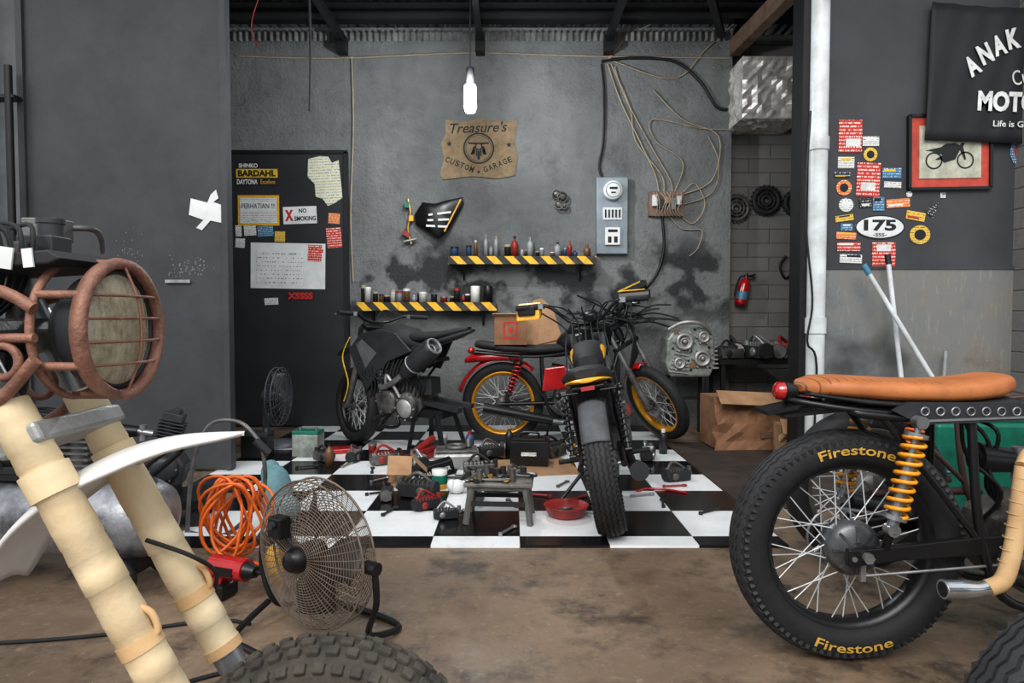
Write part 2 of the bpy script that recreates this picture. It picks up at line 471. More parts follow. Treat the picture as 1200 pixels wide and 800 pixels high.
# ------------------------------------------------------------ structure
b = B(FLOOR); b.box((0, 2.75, -.05), (12, 10.5, .1)); struct(b, 'floor', 'brown oil-stained concrete garage floor', 'floor')
b = B(TILEW); ts = .39; x0 = -1.915; ys = [2.82, 2.94]
while ys[-1] < 5.9: ys.append(ys[-1]+ts)
for j in range(len(ys)-1):
    for i in range(8):
        xa = x0+i*ts; xb = xa+ts
        if j < 3 and i < 1: continue
        b.mat(TILEB if (i+j) % 2 == 1 else TILEW)
        b.box(((xa+xb)/2, (ys[j]+ys[j+1])/2, .006), (ts-.003, ys[j+1]-ys[j]-.003, .012))
struct(b, 'floor.001', 'black and white chequered glossy tile floor', 'floor')
b = B(MATB); b.box((1.75, 4.3, .004), (1.06, 1.8, .008)); 
b.obj('rubber_mat', label='worn dark brown mat lying beside the chequered tiles', cat='mat')
xr = S(858, 100, YB).x
b = B(WALL); b.box(((-3.4+xr)/2, YB+.1, 1.8), (xr+3.4, .2, 3.6)); struct(b, 'wall_back', 'rough grey plastered back wall', 'wall')
b = B(BRICK); b.box((xr+.75, YB+.25, 1.8), (1.5, .2, 3.6)); struct(b, 'wall_recess', 'painted block wall in the recess', 'wall')
b = B(BRICK); b.box((3.3, 5.2, 1.8), (.15, 2.2, 3.6)); struct(b, 'wall_inner', 'painted side wall of the workshop', 'wall')
b = B(DOORM); b.box((-3.5, 5.2, 1.8), (.15, 2.1, 3.6)); struct(b, 'wall_left', 'dark grey side wall', 'wall')
xw = S(947, 100, YD).x; zs = S(1000, 314, YD).z
b = B(RWALL); b.box(((xw+4.6)/2, YD+.06, (zs+3.6)/2), (4.6-xw, .12, 3.6-zs))
b.mat(PLATE); b.box(((xw+4.6)/2, YD+.055, zs/2), (4.6-xw, .13, zs))
b.mat(RWALL); b.box(((xw+4.6)/2, YD-.012, zs), (4.6-xw, .01, .02))
struct(b, 'wall_right', 'charcoal panel wall with scuffed metal plate below', 'wall')
xa = S(26, 100, YD).x; xb = S(268, 100, YD).x
b = B(DOORM); b.box(((xa+xb)/2, YD, 1.75), (xb-xa, .05, 3.46))
b.box((xb-.02, YD-.035, 1.75), (.04, .03, 3.46)); b.box((xa+.02, YD-.035, 1.75), (.04, .03, 3.46))
b.mat(STEEL); b.box((S(212, 330, YD).x, YD-.035, S(212, 330, YD).z), (.16, .02, .02))
b.mat(M('chalky_scuffs', (120, 120, 120), .9))
for i in range(70):
    u = random.gauss(222, 12); v = 313+random.gauss(0, 6)-(u-225)*.05; p = S(u, v, YD-.0255); b.box(p, (random.uniform(.003, .012), .002, random.uniform(.003, .014)))
for i in range(30):
    p = S(random.gauss(152, 7), random.gauss(290, 9), YD-.0255); b.box(p, (random.uniform(.003, .008), .002, random.uniform(.004, .014)))
struct(b, 'door_1', 'tall dark grey sheet-metal sliding door', 'door', bevel=.004)
b = B(M('pale_grey_wall', (118, 124, 128), .8, 0, (96, 100, 104), 3)); b.box((-4.2, YD+.2, 1.8), (2.1, .1, 3.6)); struct(b, 'wall_far_left', 'pale grey wall beside the sliding door', 'wall')
b = B(BEAMM); b.cyl((S(10, 0, YD-.1).x, YD-.12, S(0, 300, YD).z), (S(10, 0, YD-.1).x, YD-.12, S(0, 85, YD).z), .022)
for v in (120, 270): b.box((S(12, 0, YD).x, YD-.08, S(0, v, YD).z), (.2, .1, .02))
b.obj('door_bar', label='black vertical steel bar fixed beside the sliding door', cat='bar')
b = B(ROOF); N = 360; vs = []; fs = []
for i in range(N+1):
    x = -3.6+7.4*i/N; z = 3.62+.02*sin(x*2*pi/.09)
    vs += [(x, 3.2, z+.25), (x, 6.4, z)]
fs = [(2*i, 2*i+2, 2*i+3, 2*i+1) for i in range(N)]
b.add(vs, fs, True); struct(b, 'ceiling', 'dark corrugated sheet-metal roof', 'ceiling', solid=.01)
b = B(ROOFL)
vs = []; 
for i in range(N+1):
    x = -2.7+4.6*i/N; y = YB-.03+.015*sin(x*2*pi/.055)
    vs += [(x, y, 3.47), (x, y, 3.55)]
b.add(vs, fs, True); struct(b, 'trim_1', 'corrugated sheet edge above the back wall, coloured pale for eave gap light', 'trim')
b = B(BEAMM); b.box((-.2, YB-.12, 3.63), (5.4, .12, .05)); struct(b, 'trim_2', 'black steel wall plate under the roof', 'trim')
for k, y in enumerate((5.55, 5.15)):
    b = B(BEAMM); b.box((0, y, 3.55), (7, .05, .1)); b.box((0, y, 3.51), (7, .1, .015))
    b.obj('roof_beam', label='black steel purlin spanning under the roof', cat='beam', group='roof purlins')
for k, u in enumerate((403, 563, 712)):
    b = B(BEAMM); x = S(u, 60, YB).x; b.box((x, 4.9, 3.47), (.05, 2.2, .07)); b.box((x, YB-.06, 3.42), (.08, .12, .14))
    b.obj('roof_rafter', label='black steel rafter running to the back wall', cat='beam', group='roof rafters')
b = B(WOODD); b.bar((2.0, 6.0, 3.42), (2.03, 4.2, 3.33), .09, .14); b.obj('wooden_beam', label='weathered timber beam running under the roof', cat='beam')
b = B(BEAMM); b.bar((1.85, 5.9, 3.5), (1.2, 4.4, 3.48), .06, .06); b.obj('roof_brace', label='black diagonal steel roof brace', cat='beam')
b = B(BEAMM); b.box((xw-.03, YD+.03, 1.8), (.05, .16, 3.6)); struct(b, 'trim_3', 'black steel door jamb', 'trim')
b = B(PVC); x = 1.93; b.cyl((x, YD-.07, 0), (x, YD-.07, 3.4), .056, n=20); b.cyl((x, YD-.07, .9), (x, YD-.07, 1.0), .064, n=20); b.cyl((x, YD-.07, 2.05), (x, YD-.07, 2.13), .064, n=20)
b.obj('drain_pipe', label='dirty white plastic drain pipe beside the metal wall', cat='pipe')
b = B(BEAMM); b.tube(cr([S(950, 130, 4.1), S(944, 250, 4.1), S(952, 350, 4.1), S(946, 400, 4.1), S(957, 430, 4.1), S(950, 575, 4.1)]), .007)
b.obj('electric_cable', label='thin dark cable hanging along the drain pipe', cat='cable')

# ------------------------------------------------------------ lamp
p = S(551, 110, 5.0)
r = T('pendant_lamp', 'bright white bulb lamp hanging on a cord', 'lamp', p)
b = B(BEAMM); b.tube([(0, 0, .16), (0, 0, .45), (.002, 0, 1.86-(p.z-1.7)+.05)], .005); b.obj('cord', r)
b = B(MBLK); b.lathe([(.018, .2), (.03, .19), (.033, .1), (.033, .07)]); b.obj('socket', r)
b = B(GLOBE); b.lathe([(.02, .08), (.042, .06), (.046, 0), (.046, -.1), (.035, -.135), (.0, -.145)]); b.obj('bulb', r)
li = bpy.data.lights.new('bulb_light', 'POINT'); li.energy = 90; li.shadow_soft_size = .06; li.color = (.93, .98, 1)
lo = bpy.data.objects.new('bulb_light', li); COL.objects.link(lo); lo.location = p+Vector((0, -.12, -.02))
li = bpy.data.lights.new('front_fill', 'AREA'); li.shape = 'RECTANGLE'; li.size = 5; li.size_y = 2.5; li.energy = 170; li.color = (1, .98, .95)  # added area fill for daylight from the open front; no lamp stands there
lo = bpy.data.objects.new('front_fill', li); COL.objects.link(lo); lo.location = (0, -1.2, 4.4); lo.rotation_euler = (radians(52), 0, 0)

# ------------------------------------------------------------ flat wall things
def flat(name, label, cat, u0, v0, u1, v1, Y, mat, texts=(), rot=0, thick=.004, shape='rect', group=None, extra=None):
    k = Y/F; c = S((u0+u1)/2, (v0+v1)/2, Y); wd = (u1-u0)*k; ht = (v1-v0)*k; b = B(mat)
    if shape == 'rect': b.box((0, 0, 0), (wd, thick, ht))
    elif shape == 'oval': b.prism([(wd/2*cos(2*pi*i/28), ht/2*sin(2*pi*i/28)) for i in range(28)], -thick/2, thick/2)
    else: b.prism([(wd/2*x, ht/2*z) for x, z in shape], -thick/2, thick/2)
    for t in texts:
        s, cu, cv, tw, th, tm = t[:6]; bd = t[6] if len(t) > 6 else .0; tr = t[7] if len(t) > 7 else 0
        ox = (cu-(u0+u1)/2)*k; oz = -(cv-(v0+v1)/2)*k; ca, sa = cos(radians(tr)), sin(radians(tr))
        b.mat(tm); b.text(s, tw*k, th*k, lambda x, y: Vector((ox+x*ca-y*sa, -thick/2-.0012, oz+x*sa+y*ca)), bd)
    if extra: extra(b, k, thick)
    return b.obj(name, label=label, cat=cat, loc=c, rot=(0, rot, 0), group=group)

YN = 5.955
b = B(BOARD); p0 = S(276, 178, YN); p1 = S(405, 503, YN)
b.box(((p0.x+p1.x)/2, YN+.02, (p0.z+.02)/2), (p1.x-p0.x+.08, .03, p0.z-.02)); b.mat(BEAMM)
b.box(((p0.x+p1.x)/2, YN, p0.z), (p1.x-p0.x+.08, .02, .03)); b.box((p1.x+.02, YN, p0.z/2), (.03, .02, p0.z))
b.obj('notice_board', label='tall black painted notice board against the wall', cat='board')
YP = YN+.002
g = 'notices on the black board'
flat('notice_sheet', 'white laminated notice headed PERHATIAN with yellow edge', 'notice', 279, 229, 327, 264, YP, YEL, group=g,
     extra=lambda b, k, t: (b.mat(WSTK), b.box((0, -.002, 0), (43*k, .005, 30*k)), b.mat(PAPER), b.box((0, -.003, 5*k), (42*k, .0052, 11*k)), b.mat(INK),
     b.text('PERHATIAN !!!', 39*k, 6*k, lambda x, y: Vector((x, -.0075, y+5*k)), .005)))
flat('no_smoking_sign', 'small white no smoking sign with red cross', 'sign', 332, 242, 371, 262, YP, PAPER, [('X', 339, 252, 10, 13, RINK, .06), ('NO', 355, 247, 9, 5, INK, .03), ('SMOKING', 357.5, 256, 25, 5.5, INK, .03)], group=g, rot=-2)
torn = [(-.9, .9), (-.2, 1), (.3, .95), (.5, .7), (.9, .8), (.95, .1), (1, -.7), (.5, -.9), (.1, -1), (-.2, -.7), (-.6, -.6), (-.6, -.1), (-1, .2)]
flat('wrinkled_paper', 'torn cream printed paper pinned to the board', 'paper', 361, 183, 400, 241, YP, CREAM, shape=torn, group=g, rot=-3)
flat('handwritten_sheet', 'large white sheet with handwritten lists', 'paper', 294, 285, 381, 338, YP, PAPER, group=g, rot=1,
     extra=lambda b, k, t: (b.mat(WRITE), b.box((-10*k, -.002, -3*k), (54*k, .0045, 40*k)), b.mat(RINK), b.box((34*k, -.003, 18*k), (14*k, .004, 4*k)), b.box((34*k, -.003, 12*k), (10*k, .004, 3*k))))
flat('brand_sticker', 'black sticker with white lettering', 'sticker', 279, 191, 303, 197, YP, INK, [('SHINKO', 291, 194, 22, 5, WINK, .03)], group='stickers on the black board')
flat('brand_sticker', 'yellow band sticker with bold black lettering', 'sticker', 277, 198, 325, 208, YP, YINK, [('BARDAHL', 301, 203, 44, 7.5, INK, .05)], group='stickers on the black board')
flat('brand_sticker', 'black sticker with white lettering and script', 'sticker', 277, 209, 325, 217, YP, INK, [('DAYTONA', 290, 213, 24, 6, WINK, .03), ('Excellent', 314, 213, 17, 5, YINK, 0)], group='stickers on the black board')
for (a, bb, c, d, m, l) in ((383, 267, 400, 290, RSTK, 'red printed sticker'), (361, 287, 377, 306, RSTK, 'red printed sticker'), (276, 264, 283, 277, WSTK, 'white printed sticker'),
        (286, 264, 300, 276, WSTK, 'white printed sticker'), (302, 265, 320, 277, BSTK, 'blue and white printed sticker'), (385, 250, 398, 262, OSTK, 'small orange sticker'),
        (276, 279, 287, 290, WSTK, 'white printed sticker'), (322, 271, 334, 283, YSTK, 'small yellow sticker'), (310, 349, 326, 357, WSTK, 'white printed sticker')):
    flat('small_sticker', l+' on the black board', 'sticker', a, bb, c, d, YP-.004*(a == 361), m, group='stickers on the black board', rot=random.uniform(-5, 5))
flat('lettered_sticker', 'red and white sticker with italic letters', 'sticker', 336, 342, 368, 351, YP, INK, [('XSSSS', 352, 346.5, 30, 8, RINK, .05)], group='stickers on the black board')
flat('taped_paper', 'white paper with loose strips taped to the door', 'paper', 222, 222, 268, 270, YD-.03, PAPER,
     shape=[(-.95, .5), (-.1, .35), (.05, .75), (.3, 1), (.45, .6), (.2, .4), (.95, .2), (.8, -.6), (.1, -.5), (-.3, -1), (-.6, -.9), (-.25, -.5), (-1, -.3)], rot=4)

# burlap emblem
YS = YB-.008; k = YS/F
b = B(BURLAP); rag = [(-39, 34), (-20, 31), (5, 35), (30, 32), (45, 33), (41, 10), (45, -8), (42, -30), (20, -34), (-5, -31), (-25, -33), (-41, -35), (-45, -28), (-40, -10), (-44, 6), (-38, 18)]
b.prism([(x*k, z*k) for x, z in rag], -.006, .006)
yy = -.0075
def fl(dx, dz, ang=0):
    ca, sa = cos(radians(ang)), sin(radians(ang)); return lambda x, y: Vector((dx*k+x*ca-y*sa, yy, dz*k+x*sa+y*ca))
b.mat(INK); b.text("Treasure's", 66*k, 12*k, fl(0, 25, 2), .01, .3)
for i, ch in enumerate('CUSTOM'):
    b.text(ch, 4.6*k, 6.6*k, fl(-36+5.6*i, -12-2.2*i, -22), .02)
for i, ch in enumerate('GARAGE'):
    b.text(ch, 4.6*k, 6.6*k, fl(8+5.6*i, -23+2.2*i, 22), .02)
def star(cx, cz, R):
    b.add([Vector(((cx+(R if i % 2 == 0 else R*.42)*sin(pi*i/5))*k, yy, (cz+(R if i % 2 == 0 else R*.42)*cos(pi*i/5))*k)) for i in range(10)], [tuple(range(10))])
star(-34, 6, 3.6); star(35, 5, 3.6); star(0, -26, 2.5)
def ring(R, r): 
    b.add([Vector((q*k*cos(2*pi*i/40), yy, (1)*k+q*k*sin(2*pi*i/40))) for q in (R, r) for i in range(40)], [(i, (i+1) % 40, 40+(i+1) % 40, 40+i) for i in range(40)])
ring(18, 16.2); ring(15.2, 14.6)
def em(pts): b.prism([(x*k, (z+1)*k) for x, z in pts], yy, yy+.001)
em([(-12, 7), (-12, 5.2), (-4, 4.5), (4, 4.5), (12, 5.2), (12, 7), (4, 6.6), (-4, 6.6)])
em([(-3.2, 4.5), (-1.8, 4.5), (-1.8, -9), (-3.2, -9)]); em([(1.8, 4.5), (3.2, 4.5), (3.2, -9), (1.8, -9)])
em([(-1.5, -3), (1.5, -3), (1.5, -13), (-1.5, -13)])
em([(-6, 2), (-4, 3), (-4, -3), (-9, -5), (-9, -7), (-5, -7), (-5, -4)]); em([(6, 2), (4, 3), (4, -3), (9, -5), (9, -7), (5, -7), (5, -4)])
b.add([Vector((4.4*k*cos(2*pi*i/16), yy-.0005, 3*k+4.4*k*sin(2*pi*i/16))) for i in range(16)], [tuple(range(16))])
b.mat(BURLAP); b.add([Vector((3*k*cos(2*pi*i/16), yy-.001, 3*k+3*k*sin(2*pi*i/16))) for i in range(16)], [tuple(range(16))])
b.obj('burlap_sign', label='burlap cloth sign with black motorcycle emblem', cat='sign', loc=S(561, 175, YS))

YR = YD-.004
def arcline(b, t, w, h, cx, cz, ang, mat, bold=.03, tk=.004):
    ca, sa = cos(radians(ang)), sin(radians(ang)); b.mat(mat)
    b.text(t, w, h, lambda x, y: Vector((cx+x*ca-y*sa, -tk-.001, cz+x*sa+y*ca)), bold)
k = YR/F; b = B(M('black_banner_cloth', (27, 28, 32), .7, 0, (19, 20, 23), 3, .2, 6))
vs = []; nx = 24; nz = 12
for i in range(nx+1):
    for j in range(nz+1):
        x = (-75+150*i/nx)*k; z = (78-156*j/nz)*k - .02*sin(i/nx*pi)*(1-j/nz)
        vs.append((x, .006*sin(i*1.3+j*.5), z))
b.add(vs, [(i*(nz+1)+j, (i+1)*(nz+1)+j, (i+1)*(nz+1)+j+1, i*(nz+1)+j+1) for i in range(nx) for j in range(nz)], True)
for ch, dx, dz, an in (('A', -27, 7, 34), ('N', -13, 21, 28), ('A', 2, 31, 22), ('K', 18, 39, 15)): arcline(b, ch, 14.5*k, 23*k, dx*k, dz*k, an, WINK, .045, .01)
arcline(b, 'Custom', 50*k, 17*k, 44*k, 0, 14, WINK, 0, .01)
arcline(b, 'MOTOR', 84*k, 23*k, 24*k, -32*k, 0, WINK, .045, .01); arcline(b, 'Life is Good', 52*k, 7*k, 27*k, -57*k, 0, WINK, .01, .01)
b.obj('banner', label='black cloth banner with white lettering on the wall', cat='banner', loc=S(1165, 86, YR-.045), solid=.003, rot=(0, 2, 0))
r = T('framed_picture', 'red-matted motorcycle drawing in a thin dark frame', 'picture', S(1113, 178, YR-.012), (0, -1, 0))
b = B(BLK); W, H = 94*k, 84*k
for x, z, sx, sz in ((0, H/2, W, .018), (0, -H/2, W, .018), (-W/2, 0, .018, H), (W/2, 0, .018, H)): b.box((x, 0, z), (sx, .03, sz))
b.obj('frame', r)
b = B(M('coral_mat_board', (196, 74, 58), .6)); b.box((0, .005, 0), (W, .008, H)); b.obj('mat_board', r)
b = B(M('drawing_paper', (190, 188, 170), .7)); b.box((0, -.002, 0), (W*.76, .008, H*.72)); b.mat(INK)
yy = -.0075
for cx in (-.105, .095): 
    b.add([Vector((cx+q*cos(2*pi*i/20), yy, -.055+q*sin(2*pi*i/20))) for q in (.055, .045) for i in range(20)], [(i, (i+1) % 20, 20+(i+1) % 20, 20+i) for i in range(20)])
b.prism([(-.16, .01), (-.06, .03), (-.03, .05), (.03, .055), (.06, .04), (.07, .055), (.09, .055), (.08, .03), (.1, -.05), (.09, -.055), (.06, .01), (.03, -.05), (-.04, -.07), (-.06, -.05), (-.1, -.05), (-.05, -.02), (-.1, .0)], yy, yy+.001)
for q in (.085, .1): b.box((0, yy, q), (.2-(q > .09)*.08, .001, .006))
b.obj('drawing', r)
flat('number_sticker', 'white oval sticker with black number 175', 'sticker', 1002, 252, 1060, 280, YR, WSTK, shape='oval', group='stickers on the metal wall',
     extra=lambda b, k, t: (b.mat(INK), b.prism([(29*k*cos(2*pi*i/28), 14*k*sin(2*pi*i/28)) for i in range(28)], -.0022, 0), b.mat(PAPER), b.prism([(27.5*k*cos(2*pi*i/28), 12.5*k*sin(2*pi*i/28)) for i in range(28)], -.003, 0), b.mat(INK),
      b.text('175', 38*k, 13*k, lambda x, y: Vector((x, -.004, y+2*k)), .04), b.text('-SSS-', 16*k, 4*k, lambda x, y: Vector((x, -.004, y-9*k)), .02)))
stk = [(983, 141, 1010, 178, RSTK, 0, 'r'), (1011, 160, 1030, 171, WSTK, 0, 'r'), (1012, 173, 1028, 189, YSTK, 0, 'o'), (982, 184, 1001, 197, WSTK, 0, 'r'), (1004, 191, 1031, 230, RSTK, 2, 'r'),
       (1034, 197, 1056, 209, BSTK, 0, 'r'), (978, 202, 996, 208, BKSTK, 0, 'r'), (980, 211, 998, 229, OSTK, 0, 'o'), (1036, 213, 1056, 220, WSTK, 2, 'r'), (1007, 233, 1021, 243, BKSTK, -4, 'r'),
       (1023, 231, 1036, 247, BSTK, 0, 'r'), (1039, 233, 1066, 243, OSTK, -4, 'r'), (983, 232, 1000, 248, WSTK, 0, 'o'), (979, 252, 1000, 259, YSTK, -8, 'r'), (985, 262, 999, 270, BSTK, 0, 'r'),
       (980, 272, 1003, 280, OSTK, 3, 'r'), (981, 284, 1008, 294, RSTK, 0, 'r'), (984, 298, 1010, 308, WSTK, 2, 'r'), (1022, 284, 1049, 316, RSTK, 0, 'r'), (1062, 248, 1084, 258, YSTK, 10, 'r'),
       (1066, 264, 1090, 286, YSTK, 0, 'o'), (1062, 224, 1069, 231, WSTK, 0, 'o'), (1184, 160, 1204, 194, BSTK, 0, 'o'), (1102, 226, 1108, 232, WSTK, 0, 'r'),
       (1085, 234, 1098, 254, BKSTK, 22, 'p')]
nm = {RSTK: 'red', WSTK: 'white', YSTK: 'yellow', BSTK: 'blue', OSTK: 'orange', BKSTK: 'black'}
for a, bb, c, d, m, ro, sh in stk:
    def ex(b, k, t, a=a, bb=bb, c=c, d=d, m=m, sh=sh):
        w_ = (c-a)*k; h_ = (d-bb)*k; cc = random.choice([PAPER, INK, YINK, RINK] if m is not RSTK else [PAPER, WINK])
        b.mat(cc)
        if sh == 'o': b.prism([(w_*.28*cos(2*pi*i/20), h_*.28*sin(2*pi*i/20)) for i in range(20)], -t/2-.001, 0)
        elif sh == 'r': b.box((random.choice((-1, 0, 1))*w_*.12, -t/2-.0003, h_*random.choice((.28, -.2, .3))), (w_*.62, .001, h_*.24))
    flat('wall_sticker', '%s %s sticker stuck on the metal wall' % (nm[m], {'o': 'round', 'r': 'rectangular', 'p': 'pennant'}[sh]), 'sticker', a, bb, c, d, YR, m, rot=ro,
         shape={'o': 'oval', 'r': 'rect', 'p': [(-1, -.6), (.9, 1), (1, -1)]}[sh], group='stickers on the metal wall', extra=ex)

# ------------------------------------------------------------ back wall fittings
r = T('electric_meter_box', 'blue-grey metal electricity meter box on the wall', 'meter', S(717, 253, YB-.03)); k = 6/F
b = B(BOXG); b.box((0, 0, 0), (36*k, .06, 88*k)); b.obj('cabinet', r, bevel=.005)
b = B(PAPER); b.lathe([(.085, 0), (.085, .05), (.075, .06), (.0, .06)], (0, -.03, 28*k), (0, -1, 0), 24); b.mat(INK); b.box((0, -.092, 30*k), (.07, .004, .02)); b.box((0, -.092, 25*k), (.04, .004, .012)); b.mat(BOXG); b.torus((0, -.09, 28*k), (0, -1, 0), .065, .004, 24, 6); b.obj('meter_dial', r)
b = B(PAPER); b.box((0, -.035, 2*k), (22*k, .01, 14*k)); b.mat(INK)
for i in range(5): b.box(((-8+4*i)*k, -.042, 2*k), (1.8*k, .006, 9*k))
b.obj('breaker_window', r)
b = B(WHITEP); b.box((0, -.045, -24*k), (17*k, .03, 20*k)); b.mat(INK); b.box((0, -.062, -18*k), (11*k, .004, 3*k)); b.box((-3.5*k, -.062, -28*k), (4*k, .004, 7*k)); b.box((3.5*k, -.062, -28*k), (4*k, .004, 7*k)); b.obj('breaker', r, bevel=.003)
r = T('terminal_board', 'open wooden terminal board crowded with wiring', 'fuse board', S(780, 239, YB-.02))
b = B(M('terminal_wood', (130, 104, 90), .7)); b.box((0, 0, 0), (40*k, .04, 28*k)); b.obj('backing_board', r)
for i in range(5):
    b = B([PAPER, GREYP, CABLEW, BOXG, PAPER][i]); b.box(((-14+7*i)*k, -.04, (3-4*(i % 2))*k), (5*k, .05, (13-3*(i % 3))*k)); b.obj('fuse_block', r, bevel=.003)
b = B(CABLEW)
for i in range(9): b.tube(cr([((-16+4*i)*k, -.06, 12*k), ((-15+4*i+random.uniform(-5, 5))*k, -.09, 3*k), ((-12+3*i)*k, -.07, -9*k), ((-12+4*i)*k, -.03, -15*k)], 5), .004, 5)
b.obj('wiring', r, kind='stuff')
YC = YB-.013
for nme, pts, rad, m in [
    ('thick black cable looping down the wall', [(705, 75), (708, 110), (707, 165), (702, 195), (707, 210)], .011, BEAMM),
    ('thick black cable sagging across the wall', [(705, 72), (740, 68), (790, 72), (820, 95), (840, 125), (856, 128)], .013, BEAMM),
    ('black cable hanging below the terminal board', [(776, 253), (778, 290), (770, 320), (752, 342), (735, 356)], .013, BEAMM),
    ('beige cable running down to the terminal board', [(712, 75), (728, 120), (752, 170), (768, 205), (772, 226)], .007, CABLEW),
    ('beige cable running down to the terminal board', [(716, 75), (738, 125), (745, 165), (775, 205), (778, 226)], .006, CABLEW),
    ('beige cable running down to the terminal board', [(720, 78), (733, 115), (765, 175), (785, 210), (788, 226)], .006, CABLEW),
    ('beige cable swinging out across the wall', [(765, 105), (800, 140), (842, 160), (835, 210), (800, 228)], .006, CABLEW),
    ('beige cable looping on the wall', [(790, 226), (800, 190), (768, 165), (765, 140), (820, 150), (856, 152)], .005, CABLEW),
    ('beige cable looping on the wall', [(795, 250), (812, 262), (826, 240), (814, 215), (798, 228)], .005, CABLEW),
    ('beige cable looping on the wall', [(800, 240), (835, 225), (842, 190), (830, 160)], .005, CABLEW),
    ('beige cable looping on the wall', [(785, 254), (800, 268), (822, 270), (818, 290), (808, 300)], .005, CABLEW),
    ('thin pale cable running along the top of the wall', [(278, 66), (400, 68), (550, 62), (700, 66), (856, 68)], .006, CABLEW),
    ('pale cable hanging down the wall', [(412, 66), (414, 150), (411, 250), (414, 330)], .006, CABLEW),
    ('beige cable tangled under the roof', [(712, 70), (735, 40), (742, 10), (760, -10)], .007, CABLEW),
    ('beige cable tangled under the roof', [(720, 72), (790, 92), (830, 55), (880, 10)], .006, CABLEW),
    ('brown cable hanging down the wall', [(715, 70), (725, 50), (775, 20), (770, 5), (745, 15), (730, 50)], .005, CABLEW)]:
    b = B(m); b.tube(cr([S(u, v, YC-.004*random.random()) for u, v in pts], 8), rad, 6); b.obj('electric_cable', label=nme, cat='cable', group='cables on the back wall')
b = B(MBLK); b.tube(cr([S(362, -12, 4.6), S(364, 60, 4.6), S(363, 130, 4.6)]), .009); b.obj('hanging_hose', label='black hose end hanging from the roof', cat='hose')
b = B(DRED); b.tube(cr([S(304, -5, 4.9), S(296, 20, 4.9), S(295, 40, 4.9), S(303, 55, 4.9)]), .004); b.obj('hanging_wire', label='short reddish wire hanging from the roof', cat='cable')
# crinkled foil duct, dented sheet on every visible side
b = B(FOIL); p = S(902, 107, 5.75); p.y = 5.9
def sheet(o, u, v, n=13, amp=.016):
    o = Vector(o); u = Vector(u); v = Vector(v); nrm = u.cross(v).normalized(); vs = []
    for i in range(n+1):
        for j in range(n+1): vs.append(o+u*(i/n)+v*(j/n)+nrm*(random.uniform(-amp, amp) if 0 < i < n and 0 < j < n else 0))
    b.add(vs, [(i*(n+1)+j, (i+1)*(n+1)+j, (i+1)*(n+1)+j+1) for i in range(n) for j in range(n)]+[(i*(n+1)+j, (i+1)*(n+1)+j+1, i*(n+1)+j+1) for i in range(n) for j in range(n)])
q = p-Vector((.27, .25, .26))
sheet(q, (.54, 0, 0), (0, 0, .52)); sheet(q, (.54, 0, 0), (0, .5, 0)); sheet(q, (0, .5, 0), (0, 0, .52)); sheet(q+Vector((.54, 0, 0)), (0, .5, 0), (0, 0, .52))
b.box(p, (.5, .44, .46)); b.obj('foil_duct', label='crumpled foil-wrapped duct box above the recess', cat='duct')
YQ = YB+.12
for u, v, q, l in ((863, 244, 16, 'spoked gear ring'), (898, 235, 17, 'black toothed disc'), (933, 238, 15, 'black toothed disc')):
    b = B(MBLK if 'black' in l else DALU); rr = q*YQ/F
    b.lathe([(rr*.96, -.01), (rr, 0), (rr*.96, .02), (rr*.7, .02), (rr*.7, -.01)], (0, 0, 0), (0, -1, 0), 30, True)
    b.torus((0, 0, 0), (0, -1, 0), rr*.3, .02, 20, 6); b.torus((0, -.01, 0), (0, -1, 0), rr*.55, .01, 20, 6)
    for i in range(8): a = i*pi/4; b.bar((rr*.3*cos(a), 0, rr*.3*sin(a)), (rr*.75*cos(a), 0, rr*.75*sin(a)), .018, .02)
    for i in range(22): a = 2*pi*i/22; b.box((rr*cos(a), 0, rr*sin(a)), (.02, .02, .02), RM(0, -math.degrees(a)))
    b.obj('clutch_disc', label=l+' hanging on the block wall', cat='disc', loc=S(u, v, YQ+.015), group='discs on the block wall')
r = T('fire_extinguisher', 'small red fire extinguisher with blue label, tilted', 'fire extinguisher', S(867, 358, YB+.094), (0, 12, 0))
b = B(RED); b.lathe([(.0, 0), (.05, .005), (.055, .03), (.055, .2), (.04, .235), (.018, .25), (.018, .27)]); b.obj('body', r)
b = B(BLUE); b.lathe([(.0565, .06), (.0565, .13)]); b.obj('label_band', r)
b = B(BLK); b.bar((0, 0, .27), (.08, 0, .31), .02, .015); b.bar((0, 0, .285), (.08, 0, .285), .02, .01); b.cyl((0, 0, .26), (0, 0, .3), .015); b.obj('handle', r)
b = B(RUB); b.tube(cr([(-.01, 0, .28), (-.06, -.01, .25), (-.075, -.01, .15), (-.07, -.01, .08)]), .008); b.obj('hose', r)
b = B(BEAMM); b.tube(cr([S(921, 300, YQ+.02), S(914, 312, YQ+.02), S(920, 326, YQ+.02), S(928, 320, YQ+.02)]), .012); b.obj('hook', label='black curved hook on the block wall', cat='hook')
k = 6/F
r = T('visor_panel', 'black fairing piece with yellow and white stripes on the wall', 'motorcycle part', S(516, 256, YB-.03), (0, -6, 0))
b = B(BLK); b.loft([(-29*k, 0, 2*k, .01, .05), (-18*k, -.02, 4*k, .03, .13), (-4*k, -.05, -4*k, .05, .16), (10*k, -.03, 3*k, .03, .13), (29*k, 0, 18*k, .01, .03)], 18, 2.2); b.obj('shell', r)
b = B(YEL); b.bar((4*k, -.09, -17*k), (26*k, -.05, 18*k), .02, .012); b.obj('yellow_stripe', r)
b = B(WHITEP)
for i in range(3): b.bar(((-16+2*i)*k, -.08, (-8+6*i)*k), ((8+3*i)*k, -.1, (-12+8*i)*k), .006, .018)
b.obj('white_stripe', r)
